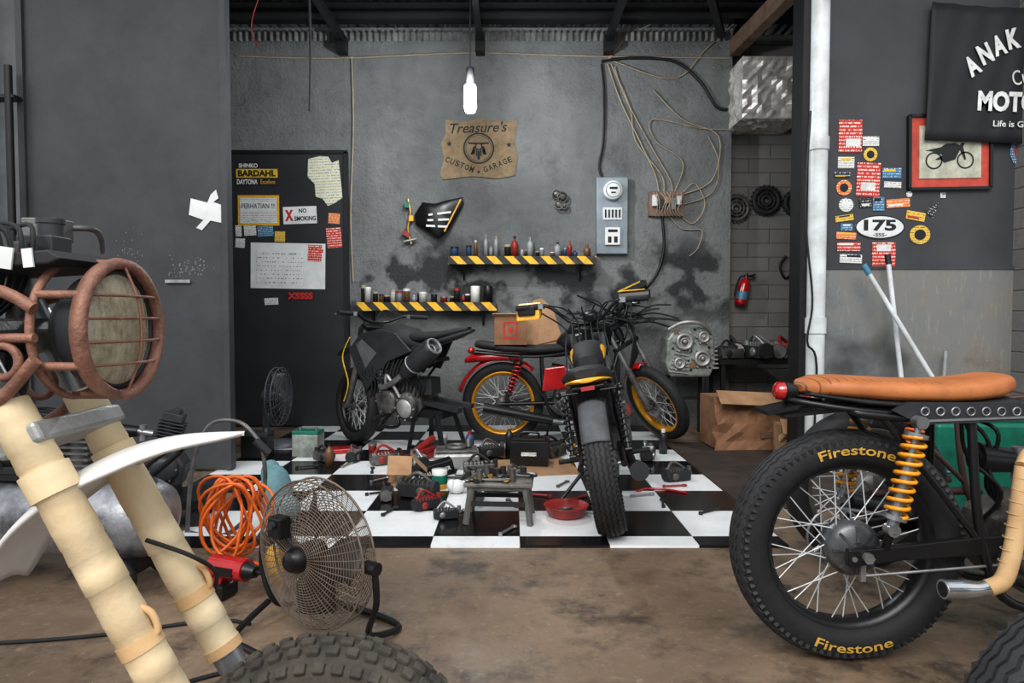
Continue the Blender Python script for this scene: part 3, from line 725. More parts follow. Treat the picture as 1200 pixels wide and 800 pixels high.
b = B(BRASS); b.tube(cr([S(478, 233, 5.97), S(481, 250, 5.97), S(478, 268, 5.97), S(482, 286, 5.97)]), .012); b.mat(GREEN); b.box(S(477, 240, 5.96), (.04, .03, .05)); b.mat(YEL); b.box(S(482, 256, 5.96), (.04, .03, .05)); b.mat(DRED); b.box(S(476, 274, 5.96), (.07, .03, .04), RM(0, 30)); b.mat(STEEL)
b.cyl(S(473, 283, 5.96), S(488, 280, 5.96), .012); b.obj('hanging_tool', label='brass valve tool hung on the wall', cat='tool')
b = B(DALU); 
for u, v, q in ((652, 228, .035), (659, 231, .04), (655, 240, .035), (661, 241, .025)): b.lathe([(q, 0), (q, .04), (q*.5, .05), (0, .05)], S(u, v, 6.0), (0, -1, 0), 12); b.torus(S(u, v, 5.95), (0, -1, 0), q*1.1, .006, 14, 6)
b.obj('carburettor_part', label='small dark mechanical part fixed on the wall', cat='motorcycle part')

# ------------------------------------------------------------ shelves and their contents
def shelf(u0, u1, v, hgt, lab):
    p0 = S(u0, v, 5.84); p1 = S(u1, v, 5.84)
    r = T('wall_shelf', lab, 'shelf', ((p0.x+p1.x)/2, 5.92, p0.z))
    L = p1.x-p0.x
    b = B(HAZ); b.box((0, -.075, -hgt/2), (L, .012, hgt)); b.obj('striped_edge', r)
    b = B(WOODD); b.box((0, .005, -hgt/2), (L, .146, hgt*.6)); b.obj('board', r)
    for x in (-L*.4, L*.4):
        b = B(BEAMM); b.bar((x, .06, -hgt*.8), (x, .06, -.2), .02, .02); b.bar((x, -.05, -hgt*.8), (x, .06, -.2), .015, .015); b.obj('bracket', r)
    return p0.x, p1.x, p0.z
xs0, xs1, zu = shelf(525, 699, 300, .07, 'upper wall shelf with yellow and black hazard edge')
xl0, xl1, zl = shelf(418, 582, 354, .075, 'lower wall shelf with yellow and black hazard edge')

def bottle(name, loc, h, r_, mi, cap, grp, lab):
    b = B(BOTTLES[mi])
    if name == 'bottle': pr = [(0, 0), (r_, 0), (r_, h*.62), (r_*.8, h*.72), (r_*.35, h*.8), (r_*.35, h*.88)]; c0 = h*.88; cr_ = r_*.42
    elif name == 'spray_can': pr = [(0, 0), (r_, 0), (r_, h*.78), (r_*.7, h*.86), (r_*.5, h*.86)]; c0 = h*.86; cr_ = r_*.5
    else: pr = [(0, 0), (r_, 0), (r_, h*.82)]; c0 = h*.82; cr_ = r_*1.05
    b.lathe(pr, n=14)
    o = b.obj(name, label=lab, cat={'bottle': 'bottle', 'spray_can': 'can'}.get(name, 'jar'), loc=loc, group=grp)
    b = B(cap); b.cyl((0, 0, c0), (0, 0, h), cr_, n=12); b.obj('cap', o)
    return o
caps = [BLK, DRED, WHITEP, BLK, STEEL, CABLEW]
x = xs0+.05; i = 0
while x < xs1-.05:
    kd = random.choice(['bottle', 'spray_can', 'jar', 'jar', 'bottle']); h = random.uniform(.06, .2); rr = random.uniform(.014, .036); mi = random.choice([1, 1, 1, 5, 4, 2, 0, 3, 6, 5])
    if kd == 'jar': h *= .6
    bottle(kd, (x, 5.9+random.uniform(-.03, .04), zu), h, rr, mi, random.choice(caps), 'bottles and jars on the upper shelf', 'small %s %s on the hazard-striped shelf' % (BCOL[mi], kd.replace('_', ' ')))
    x += rr*2+random.choice([.002, .004, .01, .06])
x = xl0+.05
while x < xl1-.24:
    kd = random.choice(['jar', 'jar', 'bottle']); h = random.uniform(.05, .16); rr = random.uniform(.015, .035); mi = random.choice([1, 1, 5, 0, 4, 1, 2])
    bottle(kd, (x, 5.9+random.uniform(-.03, .04), zl), h, rr, mi, random.choice(caps), 'jars on the lower shelf', 'small %s %s on the hazard-striped shelf' % (BCOL[mi], kd.replace('_', ' ')))
    x += rr*2+random.choice([.002, .004, .01, .03])
for u in (557, 572):
    b = B(WHITEP if u == 557 else BLK); b.lathe([(0, 0), (.042, 0), (.042, .14), (.038, .145)], n=20); b.obj('mug', label=('white' if u == 557 else 'black')+' cup on the lower shelf', cat='cup', loc=(S(u, 350, 5.88).x, 5.88, zl), group='cups on the lower shelf')

# ------------------------------------------------------------ motorcycle pieces
def wheel(parent, Mx, R, tw, mr, mt, rimR=None, ns=36, indiv=False, disc=0, knob=False, hub=.032, drum=0, name='wheel', hm=None, zig=False):
    rimR = rimR or R-.085
    b = B(mr)
    b.lathe([(rimR-.014, -.018), (rimR-.014, .018), (rimR+.004, .036), (rimR+.013, .036), (rimR+.002, .016), (rimR+.002, -.016), (rimR+.013, -.036), (rimR+.004, -.036)], (0, 0, 0), (0, 1, 0), 48, True)
    b.mat(hm or DALU); b.cyl((0, -.055, 0), (0, .055, 0), hub, n=20)
    for y in (-.045, .04): b.cyl((0, y, 0), (0, y+.006, 0), hub*1.5, n=24)
    b.mat(STEEL); b.cyl((0, -.1, 0), (0, .1, 0), .01, n=12)
    if drum:
        b.mat(hm or DALU); b.lathe([(drum*.3, .07), (drum*.8, .065), (drum, .045), (drum, .02)], (0, 0, 0), (0, -1, 0), 32)
        for i in range(8): a = i*pi/4; b.bar((drum*.3*cos(a), -.069, drum*.3*sin(a)), (drum*.85*cos(a), -.064, drum*.85*sin(a)), .008, .008)
    o = b.obj(name, parent, Mx=Mx)
    b = B(mt); rc = (R+rimR)/2; a = (R-rimR)/2; m = 22; pr = []
    for j in range(m):
        t = 2*pi*j/m; ct, st = cos(t), sin(t)
        pr.append((rc+a*math.copysign(abs(ct)**.8, ct)-(.007 if knob else 0)*(ct > .5), tw/2*math.copysign(abs(st)**.8, st)))
    b.lathe(pr, (0, 0, 0), (0, 1, 0), 72, True)
    def rad(y):
        s_ = min(1, abs(y)/(tw/2))**1.25; return rc+a*max(0, 1-s_*s_)**.4
    if zig:
        b.mat(RIB); seg = 120
        for y0 in (-.34, -.17, 0, .17, .34):
            vs = []
            for i in range(seg):
                th = 2*pi*i/seg; yo = tw*(y0+(.025 if i % 2 else -.025))
                for yv, dr in ((yo-.055*tw, -.004), (yo-.055*tw, .003), (yo+.055*tw, .003), (yo+.055*tw, -.004)):
                    q = rad(yv)+dr; vs.append((q*cos(th), yv, q*sin(th)))
            b.add(vs, [(i*4+j, ((i+1) % seg)*4+j, ((i+1) % seg)*4+j+1, i*4+j+1) for i in range(seg) for j in range(3)])
        for sy in (-1, 1):
            for i in range(88):
                th = 360*i/88; Rm = Matrix.Rotation(-radians(th), 4, 'Y') @ Matrix.Rotation(radians(45), 4, 'X')
                b.box(Matrix.Rotation(-radians(th), 4, 'Y') @ Vector((rad(.455*tw)-.001, sy*.455*tw, 0)), (.012, .011, .011), Rm)
    if knob:
        nb = 52
        for i in range(nb):
            for row, (y, tl, ln) in enumerate(((-.43, -35, .017), (-.22, -12, .018), (0, 0, .021), (.22, 12, .018), (.43, 35, .017))):
                th = 360*(i+(row % 2)*.5)/nb
                Rm = Matrix.Rotation(-radians(th), 4, 'Y') @ Matrix.Rotation(radians(tl), 4, 'Z')
                c = Matrix.Rotation(-radians(th), 4, 'Y') @ Vector((rad(y*tw)-.008, y*tw, 0))
                b.box(c, (.017, tw*.15, ln), Rm)
    b.obj('tyre', o, bevel=.0025 if knob else 0)
    if indiv: kinds = {}
    bb = B(SPOKE)
    for i in range(ns):
        sd = 1 if i % 2 else -1; off = .85 if (i//2) % 2 else -.85; th = 2*pi*i/ns
        if indiv:
            key = (sd, off)
            if key not in kinds:
                q = B(SPOKE); q.cyl((hub*1.35*cos(off), sd*.042, hub*1.35*sin(off)), (rimR-.012, sd*.006, 0), .002, n=6)
                s0 = q.obj('spoke', o); s0.rotation_euler = (0, -th, 0); kinds[key] = s0
            else:
                s1 = kinds[key].copy(); s1.parent = o; s1.rotation_euler = (0, -th, 0); COL.objects.link(s1)
        else:
            bb.cyl((hub*1.35*cos(th+off), sd*.042, hub*1.35*sin(th+off)), ((rimR-.012)*cos(th), sd*.006, (rimR-.012)*sin(th)), .0022, n=5)
    if not indiv: 
        bb.obj('spokes', o)
    if disc:
        b = B(STEEL); b.lathe([(disc, -.06), (disc, -.056), (disc*.62, -.056), (disc*.62, -.06)], (0, 0, 0), (0, 1, 0), 36, True)
        for i in range(6): a = i*pi/3; b.bar((.03*cos(a), -.057, .03*sin(a)), (disc*.64*cos(a), -.057, disc*.64*sin(a)), .012, .004)
        b.obj('brake_disc', o)
    return o

def engine(parent, x, z, s=1.0, m=None, tilt=15):
    m = m or DALU
    b = B(m); b.prism([(x-.2*s, z-.02), (x-.17*s, z+.11*s), (x-.05*s, z+.16*s), (x+.12*s, z+.15*s), (x+.19*s, z+.04*s), (x+.16*s, z-.09*s), (x-.12*s, z-.1*s)], -.1*s, .1*s)
    for sx, sr in ((.07, .085), (-.1, .07)):
        for sy in (-1, 1): b.lathe([(sr*s, 0), (sr*s*.95, .03*s), (sr*s*.6, .04*s), (0, .042*s)], (x+sx*s, sy*.1*s, z+.02), (0, sy, 0), 24)
    b.obj('engine_case', parent, bevel=.012)
    b = B(STEEL)
    for sx, sr in ((.07, .075), (-.1, .06)):
        for i in range(6):
            a = i*pi/3
            for sy in (-1, 1): b.cyl((x+sx*s+sr*s*cos(a), sy*.1*s, z+.02+sr*s*sin(a)), (x+sx*s+sr*s*cos(a), sy*.138*s, z+.02+sr*s*sin(a)), .006*s, n=6)
    b.obj('case_bolts', parent, kind='stuff')
    b = B(m); R = Matrix.Translation((x+.06*s, 0, z+.14*s)) @ Matrix.Rotation(radians(tilt), 4, 'Y')
    b.X = R; b.cyl((0, 0, -.02), (0, 0, .22*s), .05*s, n=20)
    for i in range(9): b.box((0, 0, (.01+.021*i)*s), (.155*s, .15*s, .007*s))
    b.box((0, 0, .215*s), (.12*s, .13*s, .05*s)); b.cyl((0, -.055*s, .235*s), (0, .055*s, .235*s), .035*s)
    b.obj('cylinder', parent, bevel=.002)
    b = B(STEEL); b.cyl((x-.01*s, 0, z+.24*s), (x-.1*s, 0, z+.26*s), .024*s); b.cyl((x-.07*s, 0, z+.2*s), (x-.07*s, 0, z+.3*s), .022*s); b.obj('carburettor', parent)
    b = B(BLK); b.cyl((x-.1*s, 0, z+.26*s), (x-.2*s, 0, z+.27*s), .035*s, .045*s); b.obj('air_filter', parent)

def shock(parent, a, bt, ms, R=.028, turns=8, body=None):
    a = Vector(a); bt = Vector(bt); d = (bt-a)
    b = B(body or BLK); b.cyl(a, a+d*.62, R*.57); b.cyl(a+d*.55, bt, R*.32)
    for q in (a, bt): b.cyl(q+Vector((0, -.015, 0)), q+Vector((0, .015, 0)), R*.65)
    b.cyl(a+d*.1, a+d*.14, R*1.15); b.cyl(a+d*.86, a+d*.9, R*1.15)
    o = b.obj('shock_absorber', parent)
    b = B(ms); b.coil(a+d*.13, a+d*.87, R, R*.22, turns, 12); b.obj('spring', o)

def steerM(head, rake, ang):
    ax = Vector((-sin(radians(rake)), 0, cos(radians(rake))))
    return Matrix.Translation(head) @ Matrix.Rotation(radians(ang), 4, ax) @ Matrix.Translation(-Vector(head))

def bike(root, p):
    wb = p.get('wb', 1.28); R = p.get('R', .31); Rf = p.get('Rf', R); tw = p.get('tw', .1); fr = p.get('frame', BLK)
    sk = p.get('skip', ()); rk = p.get('rk', .33); zt = p.get('zt', .93); sp = p.get('spring', BLK)
    mr = p.get('rim', BLK); mt = p.get('tyre', RUB)
    head = Vector((wb-rk, 0, zt)); FA = Vector((wb, 0, Rf))
    rake = math.degrees(math.atan2(rk, zt-Rf)); SM = steerM(head, rake, p.get('steer', 0))
    if 'rear_wheel' not in sk: wheel(root, Matrix.Translation((0, 0, R)), R, tw, mr, mt, disc=p.get('rdisc', 0), drum=p.get('drum', .07), knob=p.get('knob', False), zig=p.get('zig', False))
    if 'front_wheel' not in sk: wheel(root, SM @ Matrix.Translation(FA), Rf, p.get('ftw', tw*.9), mr, mt, disc=p.get('fdisc', .13), knob=p.get('knob', False), zig=p.get('fzig', False))
    if 'fork' not in sk:
        for sy in (-1, 1):
            b = B(p.get('forkm', STEEL), SM); y = sy*.09; h = head+Vector((0, y, 0)); f = FA+Vector((0, y, 0)); d = f-h
            b.cyl(h, h+d*.6, .018); b.mat(p.get('forkl', DALU)); b.cyl(h+d*.5, f, .026); b.cyl(f+Vector((0, -.02, 0)), f+Vector((0, .02, 0)), .025); b.obj('fork_leg', root)
        b = B(fr, SM); d = (FA-head)
        for q in (.02, .25): b.box(head+d*q, (.07, .23, .03), Matrix.Rotation(-radians(rake), 4, 'Y'))
        b.obj('fork_clamp', root, bevel=.006)
    if 'bars' not in sk:
        hw = p.get('barw', .36); rise = p.get('rise', .08); b = B(p.get('barm', BLK), SM)
        b.tube(cr([head+Vector((-.1, -hw, rise)), head+Vector((-.04, -hw*.55, rise)), head+Vector((.01, -.08, .03)), head+Vector((.01, .08, .03)), head+Vector((-.04, hw*.55, rise)), head+Vector((-.1, hw, rise))]), .011)
        b.obj('handlebar', root)
        for sy in (-1, 1):
            e = head+Vector((-.1, sy*hw, rise)); f = head+Vector((-.06, sy*(hw-.13), rise))
            b = B(p.get('gripm', RUB), SM); b.cyl(e, f, .017); b.obj('grip', root)
            b = B(p.get('leverm', STEEL), SM); b.tube(cr([f+Vector((.01, 0, 0)), f+Vector((.05, sy*.02, -.005)), e+Vector((.05, 0, -.01))]), .006); b.box(f+Vector((.01, -sy*.02, .0)), (.04, .03, .03)); b.obj('lever', root)
        b = B(RUB, SM); b.tube(cr([head+Vector((-.05, .2, rise)), head+Vector((.08, .12, .1)), head+Vector((.1, .02, -.05)), head+Vector((0, .02, -.2))]), .005); b.tube(cr([head+Vector((-.05, -.2, rise)), head+Vector((.1, -.1, .12)), head+Vector((.1, -.02, -.05)), head+Vector((0, -.02, -.2))]), .005); b.obj('control_cable', root, kind='stuff')
    if 'headlight' not in sk:
        b = B(p.get('lampm', BLK), SM); b.lathe([(0, -.1), (.05, -.08), (.085, -.02), (.09, .02)], head+Vector((.13, 0, -.06)), (1, 0, 0), 24); b.obj('headlight', root)
        b = B(LENS, SM); b.lathe([(.085, .02), (.05, .035), (0, .04)], head+Vector((.13, 0, -.06)), (1, 0, 0), 24); b.obj('headlight_lens', root)
    b = B(fr); hl = head+Vector((rk*.15, 0, -.12)); zs_ = p.get('zs', .7); tl = p.get('tail', -.2); dn = p.get('down', wb-.42)
    if 'down' in p: hl = head+Vector((-.02, 0, -.1))
    b.cyl(head+Vector((0, 0, -.02)), hl, .028)
    b.tube(cr([hl, (wb-rk-.35, 0, zs_+.02), (.3, 0, zs_)]), .017)
    for sy in (-1, 1):
        b.tube(cr([hl, (dn, sy*.08, .36), (dn-.08, sy*.11, .2), (.45, sy*.12, .19), (.33, sy*.11, .35), (.3, sy*.09, zs_)]), .013)
        b.tube(cr([(wb-rk-.3, sy*.03, zs_+.04), (.3, sy*.1, zs_), (0, sy*.1, zs_+.01), (tl, sy*.07, zs_+.03)]), .012)
        b.tube([(.33, sy*.11, .36), (.05, sy*.1, zs_)], .01)
    b.cyl((tl, -.07, zs_+.03), (tl, .07, zs_+.03), .011); b.obj('frame', root)
    if 'arm' not in sk:
        for sy in (-1, 1):
            b = B(p.get('armm', fr)); b.tube([(.4, sy*.09, .33), (-.03, sy*.1, R)], .016); b.obj('swingarm', root)
    if 'shock' not in sk:
        for sy in (-1, 1): shock(root, (.03, sy*.13, R+.05), (.14, sy*.13, zs_-.01), sp, p.get('shr', .028))
    if 'engine' not in sk: engine(root, .58, .32, 1.0, p.get('engm', DALU))
    if 'tank' not in sk:
        b = B(p.get('tankm', BLK)); z = zs_+.13; X0 = p.get('tx', .42); X1 = wb-rk-.03; L = X1-X0; q = p.get('tk', 1)
        b.loft([(X0, 0, z-.04, .03, .03), (X0+L*.08, 0, z-.02, .08*q, .06*q), (X0+L*.35, 0, z+.01*q, .11*q, .1*q), (X0+L*.7, 0, z+.03*q, .13*q, .11*q), (X0+L*.92, 0, z+.03*q, .1*q, .09*q), (X1, 0, z+.02*q, .04, .05)], 24); b.obj('fuel_tank', root)
        b = B(CHROME); b.lathe([(.03, 0), (.03, .015), (.0, .02)], (X0+L*.65, 0, z+.135*q), (0, 0, 1), 18); b.obj('tank_cap', root)
    if 'seat' not in sk:
        b = B(p.get('seatm', MBLK)); z = zs_+.05
        b.loft([(tl, 0, z+.04, .05, .02), (tl+.04, 0, z+.04, .09, .035), (.0, 0, z+.015, .12, .035), (.25, 0, z, .11, .035), (.45, 0, z+.01, .08, .035), (.5, 0, z+.01, .05, .02)], 20); b.obj('seat', root)
    if 'exhaust' not in sk:
        b = B(p.get('exm', STEEL)); b.tube(cr([(.72, -.03, .55), (.84, -.06, .5), (.84, -.11, .3), (.7, -.14, .18), (.35, -.15, .2)]), .019); b.obj('exhaust_pipe', root)
        b = B(p.get('mufm', BLK)); b.cyl((.38, -.15, .2), (-.15, -.16, .3), .036, .042, 20); b.obj('muffler', root)
    if 'ffender' not in sk:
        b = B(p.get('fendm', BLK), SM); b.fender(FA, Rf+.03, p.get('fa0', 20), p.get('fa1', 150), p.get('fw', .11), .025); b.obj('front_fender', root, solid=.004)
    if 'rfender' not in sk:
        b = B(p.get('fendm', BLK)); b.fender((0, 0, R), R+.045, p.get('ra0', 50), p.get('ra1', 165), .13, .03); b.obj('rear_fender', root, solid=.004)
    if 'tail_light' not in sk:
        b = B(REDL); b.ball((tl-.03, 0, zs_+.04), (.03, .05, .028)); b.obj('tail_light', root)
    if 'chain' not in sk:
        b = B(STEEL); b.torus((0, .06, R), (0, 1, 0), .085, .005, 32, 6)
        for i in range(5): a = i*2*pi/5; b.bar((.03*cos(a), .06, R+.03*sin(a)), (.085*cos(a), .06, R+.085*sin(a)), .02, .004)
        b.tube([(0, .06, R+.087), (.42, .06, .36)], .006, 5); b.tube([(0, .06, R-.087), (.42, .06, .29)], .006, 5); b.obj('chain', root)
    if 'stand' not in sk:
        b = B(fr); b.tube(cr([(.45, .12, .2), (.38, .22, .1), (.36, .28, .012)]), .009); b.box((.36, .285, .008), (.05, .03, .012)); b.obj('kickstand', root)
    for sy in (-1, 1):
        b = B(RUB); b.cyl((.42, sy*.13, .27), (.42, sy*.24, .27), .013); b.obj('foot_peg', root)
    return head, FA, SM, rake

# ---- tracker with tan seat (nearest)
rx, ry = .985, 1.92
r = T('motorcycle', 'black cafe racer with ribbed tan seat and yellow springs', 'motorcycle', (rx, ry, 0))
R1 = .335
wh = wheel(r, Matrix.Translation((0, 0, R1)), R1, .118, BLK, RUB, rimR=.238, ns=36, indiv=True, hub=.04, drum=.08, hm=M('dark_hub', (104, 105, 108), .35, .4, (54, 54, 56)), zig=True)
def tyre_map(base, sgn, rad):
    def f(x, y):
        a = base-sgn*x/rad; rr = rad+sgn*y
        rc = (R1+.238)/2; aa = (R1-.238)/2; q = min(1, abs((rr-rc)/aa)); s_ = (1-q**2.5)**(1/2.5)
        return Vector((rr*cos(a), -.059*s_-.0035, rr*sin(a)))
    return f
b = B(YELT); b.text('Firestone', .225, .028, tyre_map(pi/2, 1, .288), .014); b.obj('lettering', wh, kind='stuff')
b = B(YELT); b.text('Firestone', .225, .028, tyre_map(-pi/2, -1, .288), .014); b.obj('lettering', wh, kind='stuff')
bike(r, dict(wb=1.42, R=R1, Rf=.33, tw=.11, skip=('rear_wheel', 'seat', 'shock', 'exhaust', 'rfender', 'tail_light', 'headlight', 'stand', 'arm', 'bars'), zs=.72, tail=-.02, drum=.07, tankm=BLK, engm=DALU, tyre=RUB, tx=.64))
b = B(TAN)
b.loft([(-.145, 0, .795, .03, .01), (-.13, 0, .798, .07, .021), (-.09, 0, .803, .095, .027), (-.02, 0, .801, .115, .03), (.05, 0, .796, .122, .031), (.14, 0, .791, .12, .031), (.24, 0, .789, .112, .031), (.33, 0, .794, .1, .033), (.40, 0, .804, .088, .035), (.438, 0, .81, .07, .028), (.448, 0, .81, .05, .014)], 32, 3)
o = b.obj('seat', r)
b = B(MBLK); b.loft([(-.14, 0, .784, .07, .01), (0, 0, .766, .11, .012), (.2, 0, .75, .11, .014), (.44, 0, .762, .085, .012)], 16); b.obj('seat_pan', r)
for sy in (-1, 1):
    b = B(GREYP); b.prism([(.06, .745), (.1, .768), (.46, .765), (.5, .72), (.14, .705)], sy*.118-.004, sy*.118+.004)
    b.mat(STEEL); b.prism([(.12, .712), (.12, .718), (.49, .732), (.49, .726)], sy*.123-.002, sy*.123+.002)
    for i in range(8):
        b.torus((.15+.042*i, sy*.123, .742), (0, 1, 0), .011, .0028, 14, 5)
    b.obj('seat_rail', r)
b = B(BLK); b.tube(cr([(.1, -.1, .73), (-.05, -.09, .745), (-.16, -.05, .76), (-.18, 0, .762), (-.16, .05, .76), (-.05, .09, .745), (.1, .1, .73)]), .009); b.box((-.1, 0, .73), (.22, .12, .008), RM(0, -6)); b.box((-.21, 0, .735), (.09, .1, .012), RM(0, -12)); b.obj('tail_hoop', r)
b = B(BLK); b.cyl((-.19, 0, .785), (-.155, 0, .78), .028, .022, 20); o = b.obj('tail_light', r)
b = B(REDL); b.lathe([(.027, 0), (.026, .02), (.015, .028), (0, .03)], (-.19, 0, .785), (-1, 0, .05), 20); b.obj('tail_lens', o)
shock(r, (.055, -.14, R1+.085), (.125, -.14, .715), SPRG, .027, 9, STEEL); shock(r, (.055, .14, R1+.085), (.125, .14, .715), SPRG, .027, 9, STEEL)
for sy in (-1, 1):
    b = B(BLK); b.prism([(-.05, R1-.03), (-.05, R1+.02), (.03, R1+.025), (.3, R1+.055), (.44, R1+.065), (.44, R1+.015), (.1, R1-.01)], sy*.108-.012, sy*.108+.012); b.cyl((.055, sy*.09, R1+.05), (.055, sy*.15, R1+.085), .012); b.tube([(.055, sy*.11, R1+.02), (.055, sy*.14, R1+.085)], .012)
    b.mat(STEEL); b.cyl((0, sy*.1, R1), (0, sy*.135, R1), .016, n=6); b.cyl((-.035, sy*.11, R1-.005), (-.035, sy*.124, R1-.005), .008, n=6); b.obj('swingarm', r, bevel=.004)
b = B(STEEL); b.cyl((.0, -.1, R1-.06), (.38, -.12, R1-.02), .004); b.bar((0, -.1, R1), (.0, -.1, R1-.075), .014, .008); b.obj('brake_rod', r)
b = B(TAPE2); b.tube(cr([(.39, -.17, .6), (.38, -.175, .54), (.367, -.18, .45), (.35, -.185, .36), (.325, -.19, .298), (.285, -.19, .278)], 6), .022, 16); b.tube(cr([(.39, -.17, .6), (.44, -.15, .64), (.6, -.12, .64), (.75, -.08, .55), (.8, -.04, .5)], 6), .022, 12)
for i in range(8): b.torus((.386-.006*i, -.174-.001*i, .57-.032*i), (.15, 0, 1), .0222, .0012, 20, 5)
b.obj('heat_wrapped_pipe', r)
b = B(CHROME); b.tube(cr([(.3, -.19, .283), (.26, -.19, .276), (.21, -.19, .275), (.165, -.19, .275)], 6), [.019]*6+[.02, .021, .022, .023, .024, .0245]+[.025]*7, 22); b.mat(INK); b.cyl((.1645, -.19, .275), (.164, -.19, .275), .02); b.mat(STEEL); b.torus((.168, -.19, .275), (1, 0, 0), .023, .003, 24, 8); b.obj('exhaust_tip', r)
b = B(BLK); b.lathe([(.09, -.02), (.09, .02)], (.62, -.15, .4), (0, 1, 0), 24); b.obj('side_cover', r)
b = B(BLK)
for i in range(4): b.tube(cr([(.3+.03*i, .03*i-.05, .7), (.34+.03*i, -.02, .6+.02*i), (.42, .02*i-.05, .5), (.4+.04*i, 0, .4)]), .006)
b.obj('wiring', r, kind='stuff')

# ---- second bike behind the tracker
r = T('motorcycle', 'dark bike parked behind the tan-seated one', 'motorcycle', (1.42, 2.62, 0))
bike(r, dict(R=.32, wb=1.3, frame=M('brown_black_frame', (74, 54, 48), .4, .2), spring=ORG, tankm=MBLK, fendm=MBLK, rim=DALU, skip=('rfender', 'headlight', 'seat', 'bars', 'tank', 'engine'), zs=.64))
r = T('jerry_can', 'low green plastic fuel can on the floor', 'container', (2.3, 3.2, 0))
b = B(GREEN); b.box((0, 0, .25), (.6, .26, .5)); b.box((0, 0, .51), (.48, .2, .03)); b.obj('body', r, bevel=.03)
b = B(BLK); b.cyl((-.16, 0, .51), (-.16, 0, .55), .035); b.obj('cap', r)
b = B(GREEN); b.tube(cr([(-.04, 0, .51), (-.03, 0, .56), (.13, 0, .56), (.14, 0, .51)]), .014); b.obj('handle', r)
for (a, c, lab, tip) in ((S(1012, 310, 4.1), Vector((2.86, 3.82, 0.0)), 'long white bar with blue tip leaning on the wall', BLUE), (S(1040, 298, 4.16), Vector((2.46, 4.0, 0.0)), 'long white bar with dark tip leaning on the wall', BEAMM)):
    d = c-a; b = B(PVC); b.cyl(a+d*.04, c, .0145); b.mat(tip); b.cyl(a, a+d*.045, .018); b.obj('metal_bar', label=lab, cat='bar', group='bars leaning on the wall')
b = B(ALU); b.cyl(S(1108, 411, 4.18), (2.72, 4.17, 0.0), .013); b.obj('metal_bar', label='short silver bar leaning on the wall', cat='bar', group='bars leaning on the wall')

# ---- front wheel of another bike at the corner
r = T('motorcycle', 'bike nose with ribbed tyre standing on concrete', 'motorcycle', (2.255, .94, 0), (0, 0, 180))
bike(r, dict(R=.31, wb=1.3, tw=.1, ftw=.1, rim=BLK, tyre=RUB, fzig=True, skip=('rear_wheel', 'headlight', 'ffender', 'shock', 'bars', 'fork', 'rfender')))
h = Vector((.97, 0, .93)); f = Vector((1.3, 0, .31))
for sy in (-1, 1):
    b = B(STEEL); b.cyl(h+Vector((0, sy*.08, 0)), f+Vector((0, sy*.08, 0)), .022); b.obj('fork_leg', r)

# ---- project bike with taped forks and big headlight
wbL = 1.375
root = T('motorcycle', 'unfinished bike with tape-wrapped forks and round headlight', 'motorcycle', (-1.66, 1.0, 0), (0, 0, 0))
RF = .252; rk = wbL-.901; zt = .97
bike(root, dict(wb=wbL, R=.30, Rf=RF, tw=.12, ftw=.11, rk=rk, zt=zt, rim=BLK, tyre=KNOB, knob=True, down=.62, skip=('fork', 'headlight', 'ffender', 'bars', 'front_wheel', 'rear_wheel', 'rfender', 'tank'), frame=BLK))
wheel(root, Matrix.Translation((wbL, 0, RF)), RF, .11, BLK, KNOB, knob=True)
ht = Vector((.901, 0, .97)); fa = Vector((1.276, 0, .262)); ax_ = Vector((wbL, 0, RF)); d = fa-ht
for sy in (-1, 1):
    y = Vector((0, sy*.08, 0))
    b = B(TAPE); P = []; R_ = []
    for i in range(20):
        t = .13+.61*i/20; P += [ht+y+d*t, ht+y+d*(t+.61/20*.96)]; R_ += [.0278+.0006*(i % 3), .0288+.0006*(i % 2)]
    b.tube(P, R_, 24)
    b.mat(TAPE2); b.tube([ht+y+d*.60, ht+y+d*.625], .0302, 24); b.tube([ht+y+d*.725, ht+y+d*.745], .0302, 24)
    o = b.obj('fork_leg', root, label='fork leg wrapped in masking tape')
    b = B(STEEL); b.cyl(ht+y-d*.08, fa+y, .019); b.tube([ht+y+d*.73, ht+y+d*.86, fa+y], [.024, .022, .024], 20); b.cyl(fa+y*1.0, ax_+y, .022); b.cyl(ax_+y+Vector((0, -.02, 0)), ax_+y+Vector((0, .02, 0)), .028); b.obj('fork_tube', o)
    b = B(TAPE2); b.tube(cr([ht+y+d*.535+Vector((.025, 0, .0)), ht+y+d*.55+Vector((.04, 0, .0)), ht+y+d*.585+Vector((.036, 0, 0)), ht+y+d*.6+Vector((.02, 0, 0))]), .005); b.obj('caliper_lug', o)
b = B(RUB); b.tube(cr([ht+d*.46+Vector((0, .04, 0)), ht+d*.5+Vector((.05, .05, 0)), ht+d*.56+Vector((.05, .09, 0)), ht+d*.62+Vector((.02, .1, 0))]), .0035, 6); b.obj('brake_line', root)
ra = math.degrees(math.atan2(.375, .708))
b = B(DALU); Rr = Matrix.Rotation(-radians(ra), 4, 'Y')
b.box(ht, (.08, .22, .03), Rr); b.obj('top_clamp', root, bevel=.008)
b = B(ALU); b.box(ht+d*.2, (.07, .2, .03), Rr)
b.mat(TAPE)
for sy in (-1, 1): b.tube([ht+d*.26+Vector((.0, sy*.08, 0)), ht+d*.31+Vector((0, sy*.08, 0))], .033, 20)
b.obj('bottom_clamp', root, bevel=.006)
hc = ht+Vector((.138, 0, .012)); HR = 1.0
b = B(GREYP); b.lathe([(0, -.06), (.05*HR, -.05), (.08*HR, -.018), (.085*HR, .022)], hc, (1, 0, 0), 32); hl = b.obj('headlight', root)
b = B(LENS); b.lathe([(.084*HR, .022), (.07, .028), (.05*HR, .033), (.03*HR, .036), (0, .037)], hc, (1, 0, 0), 48); b.obj('lens', hl)
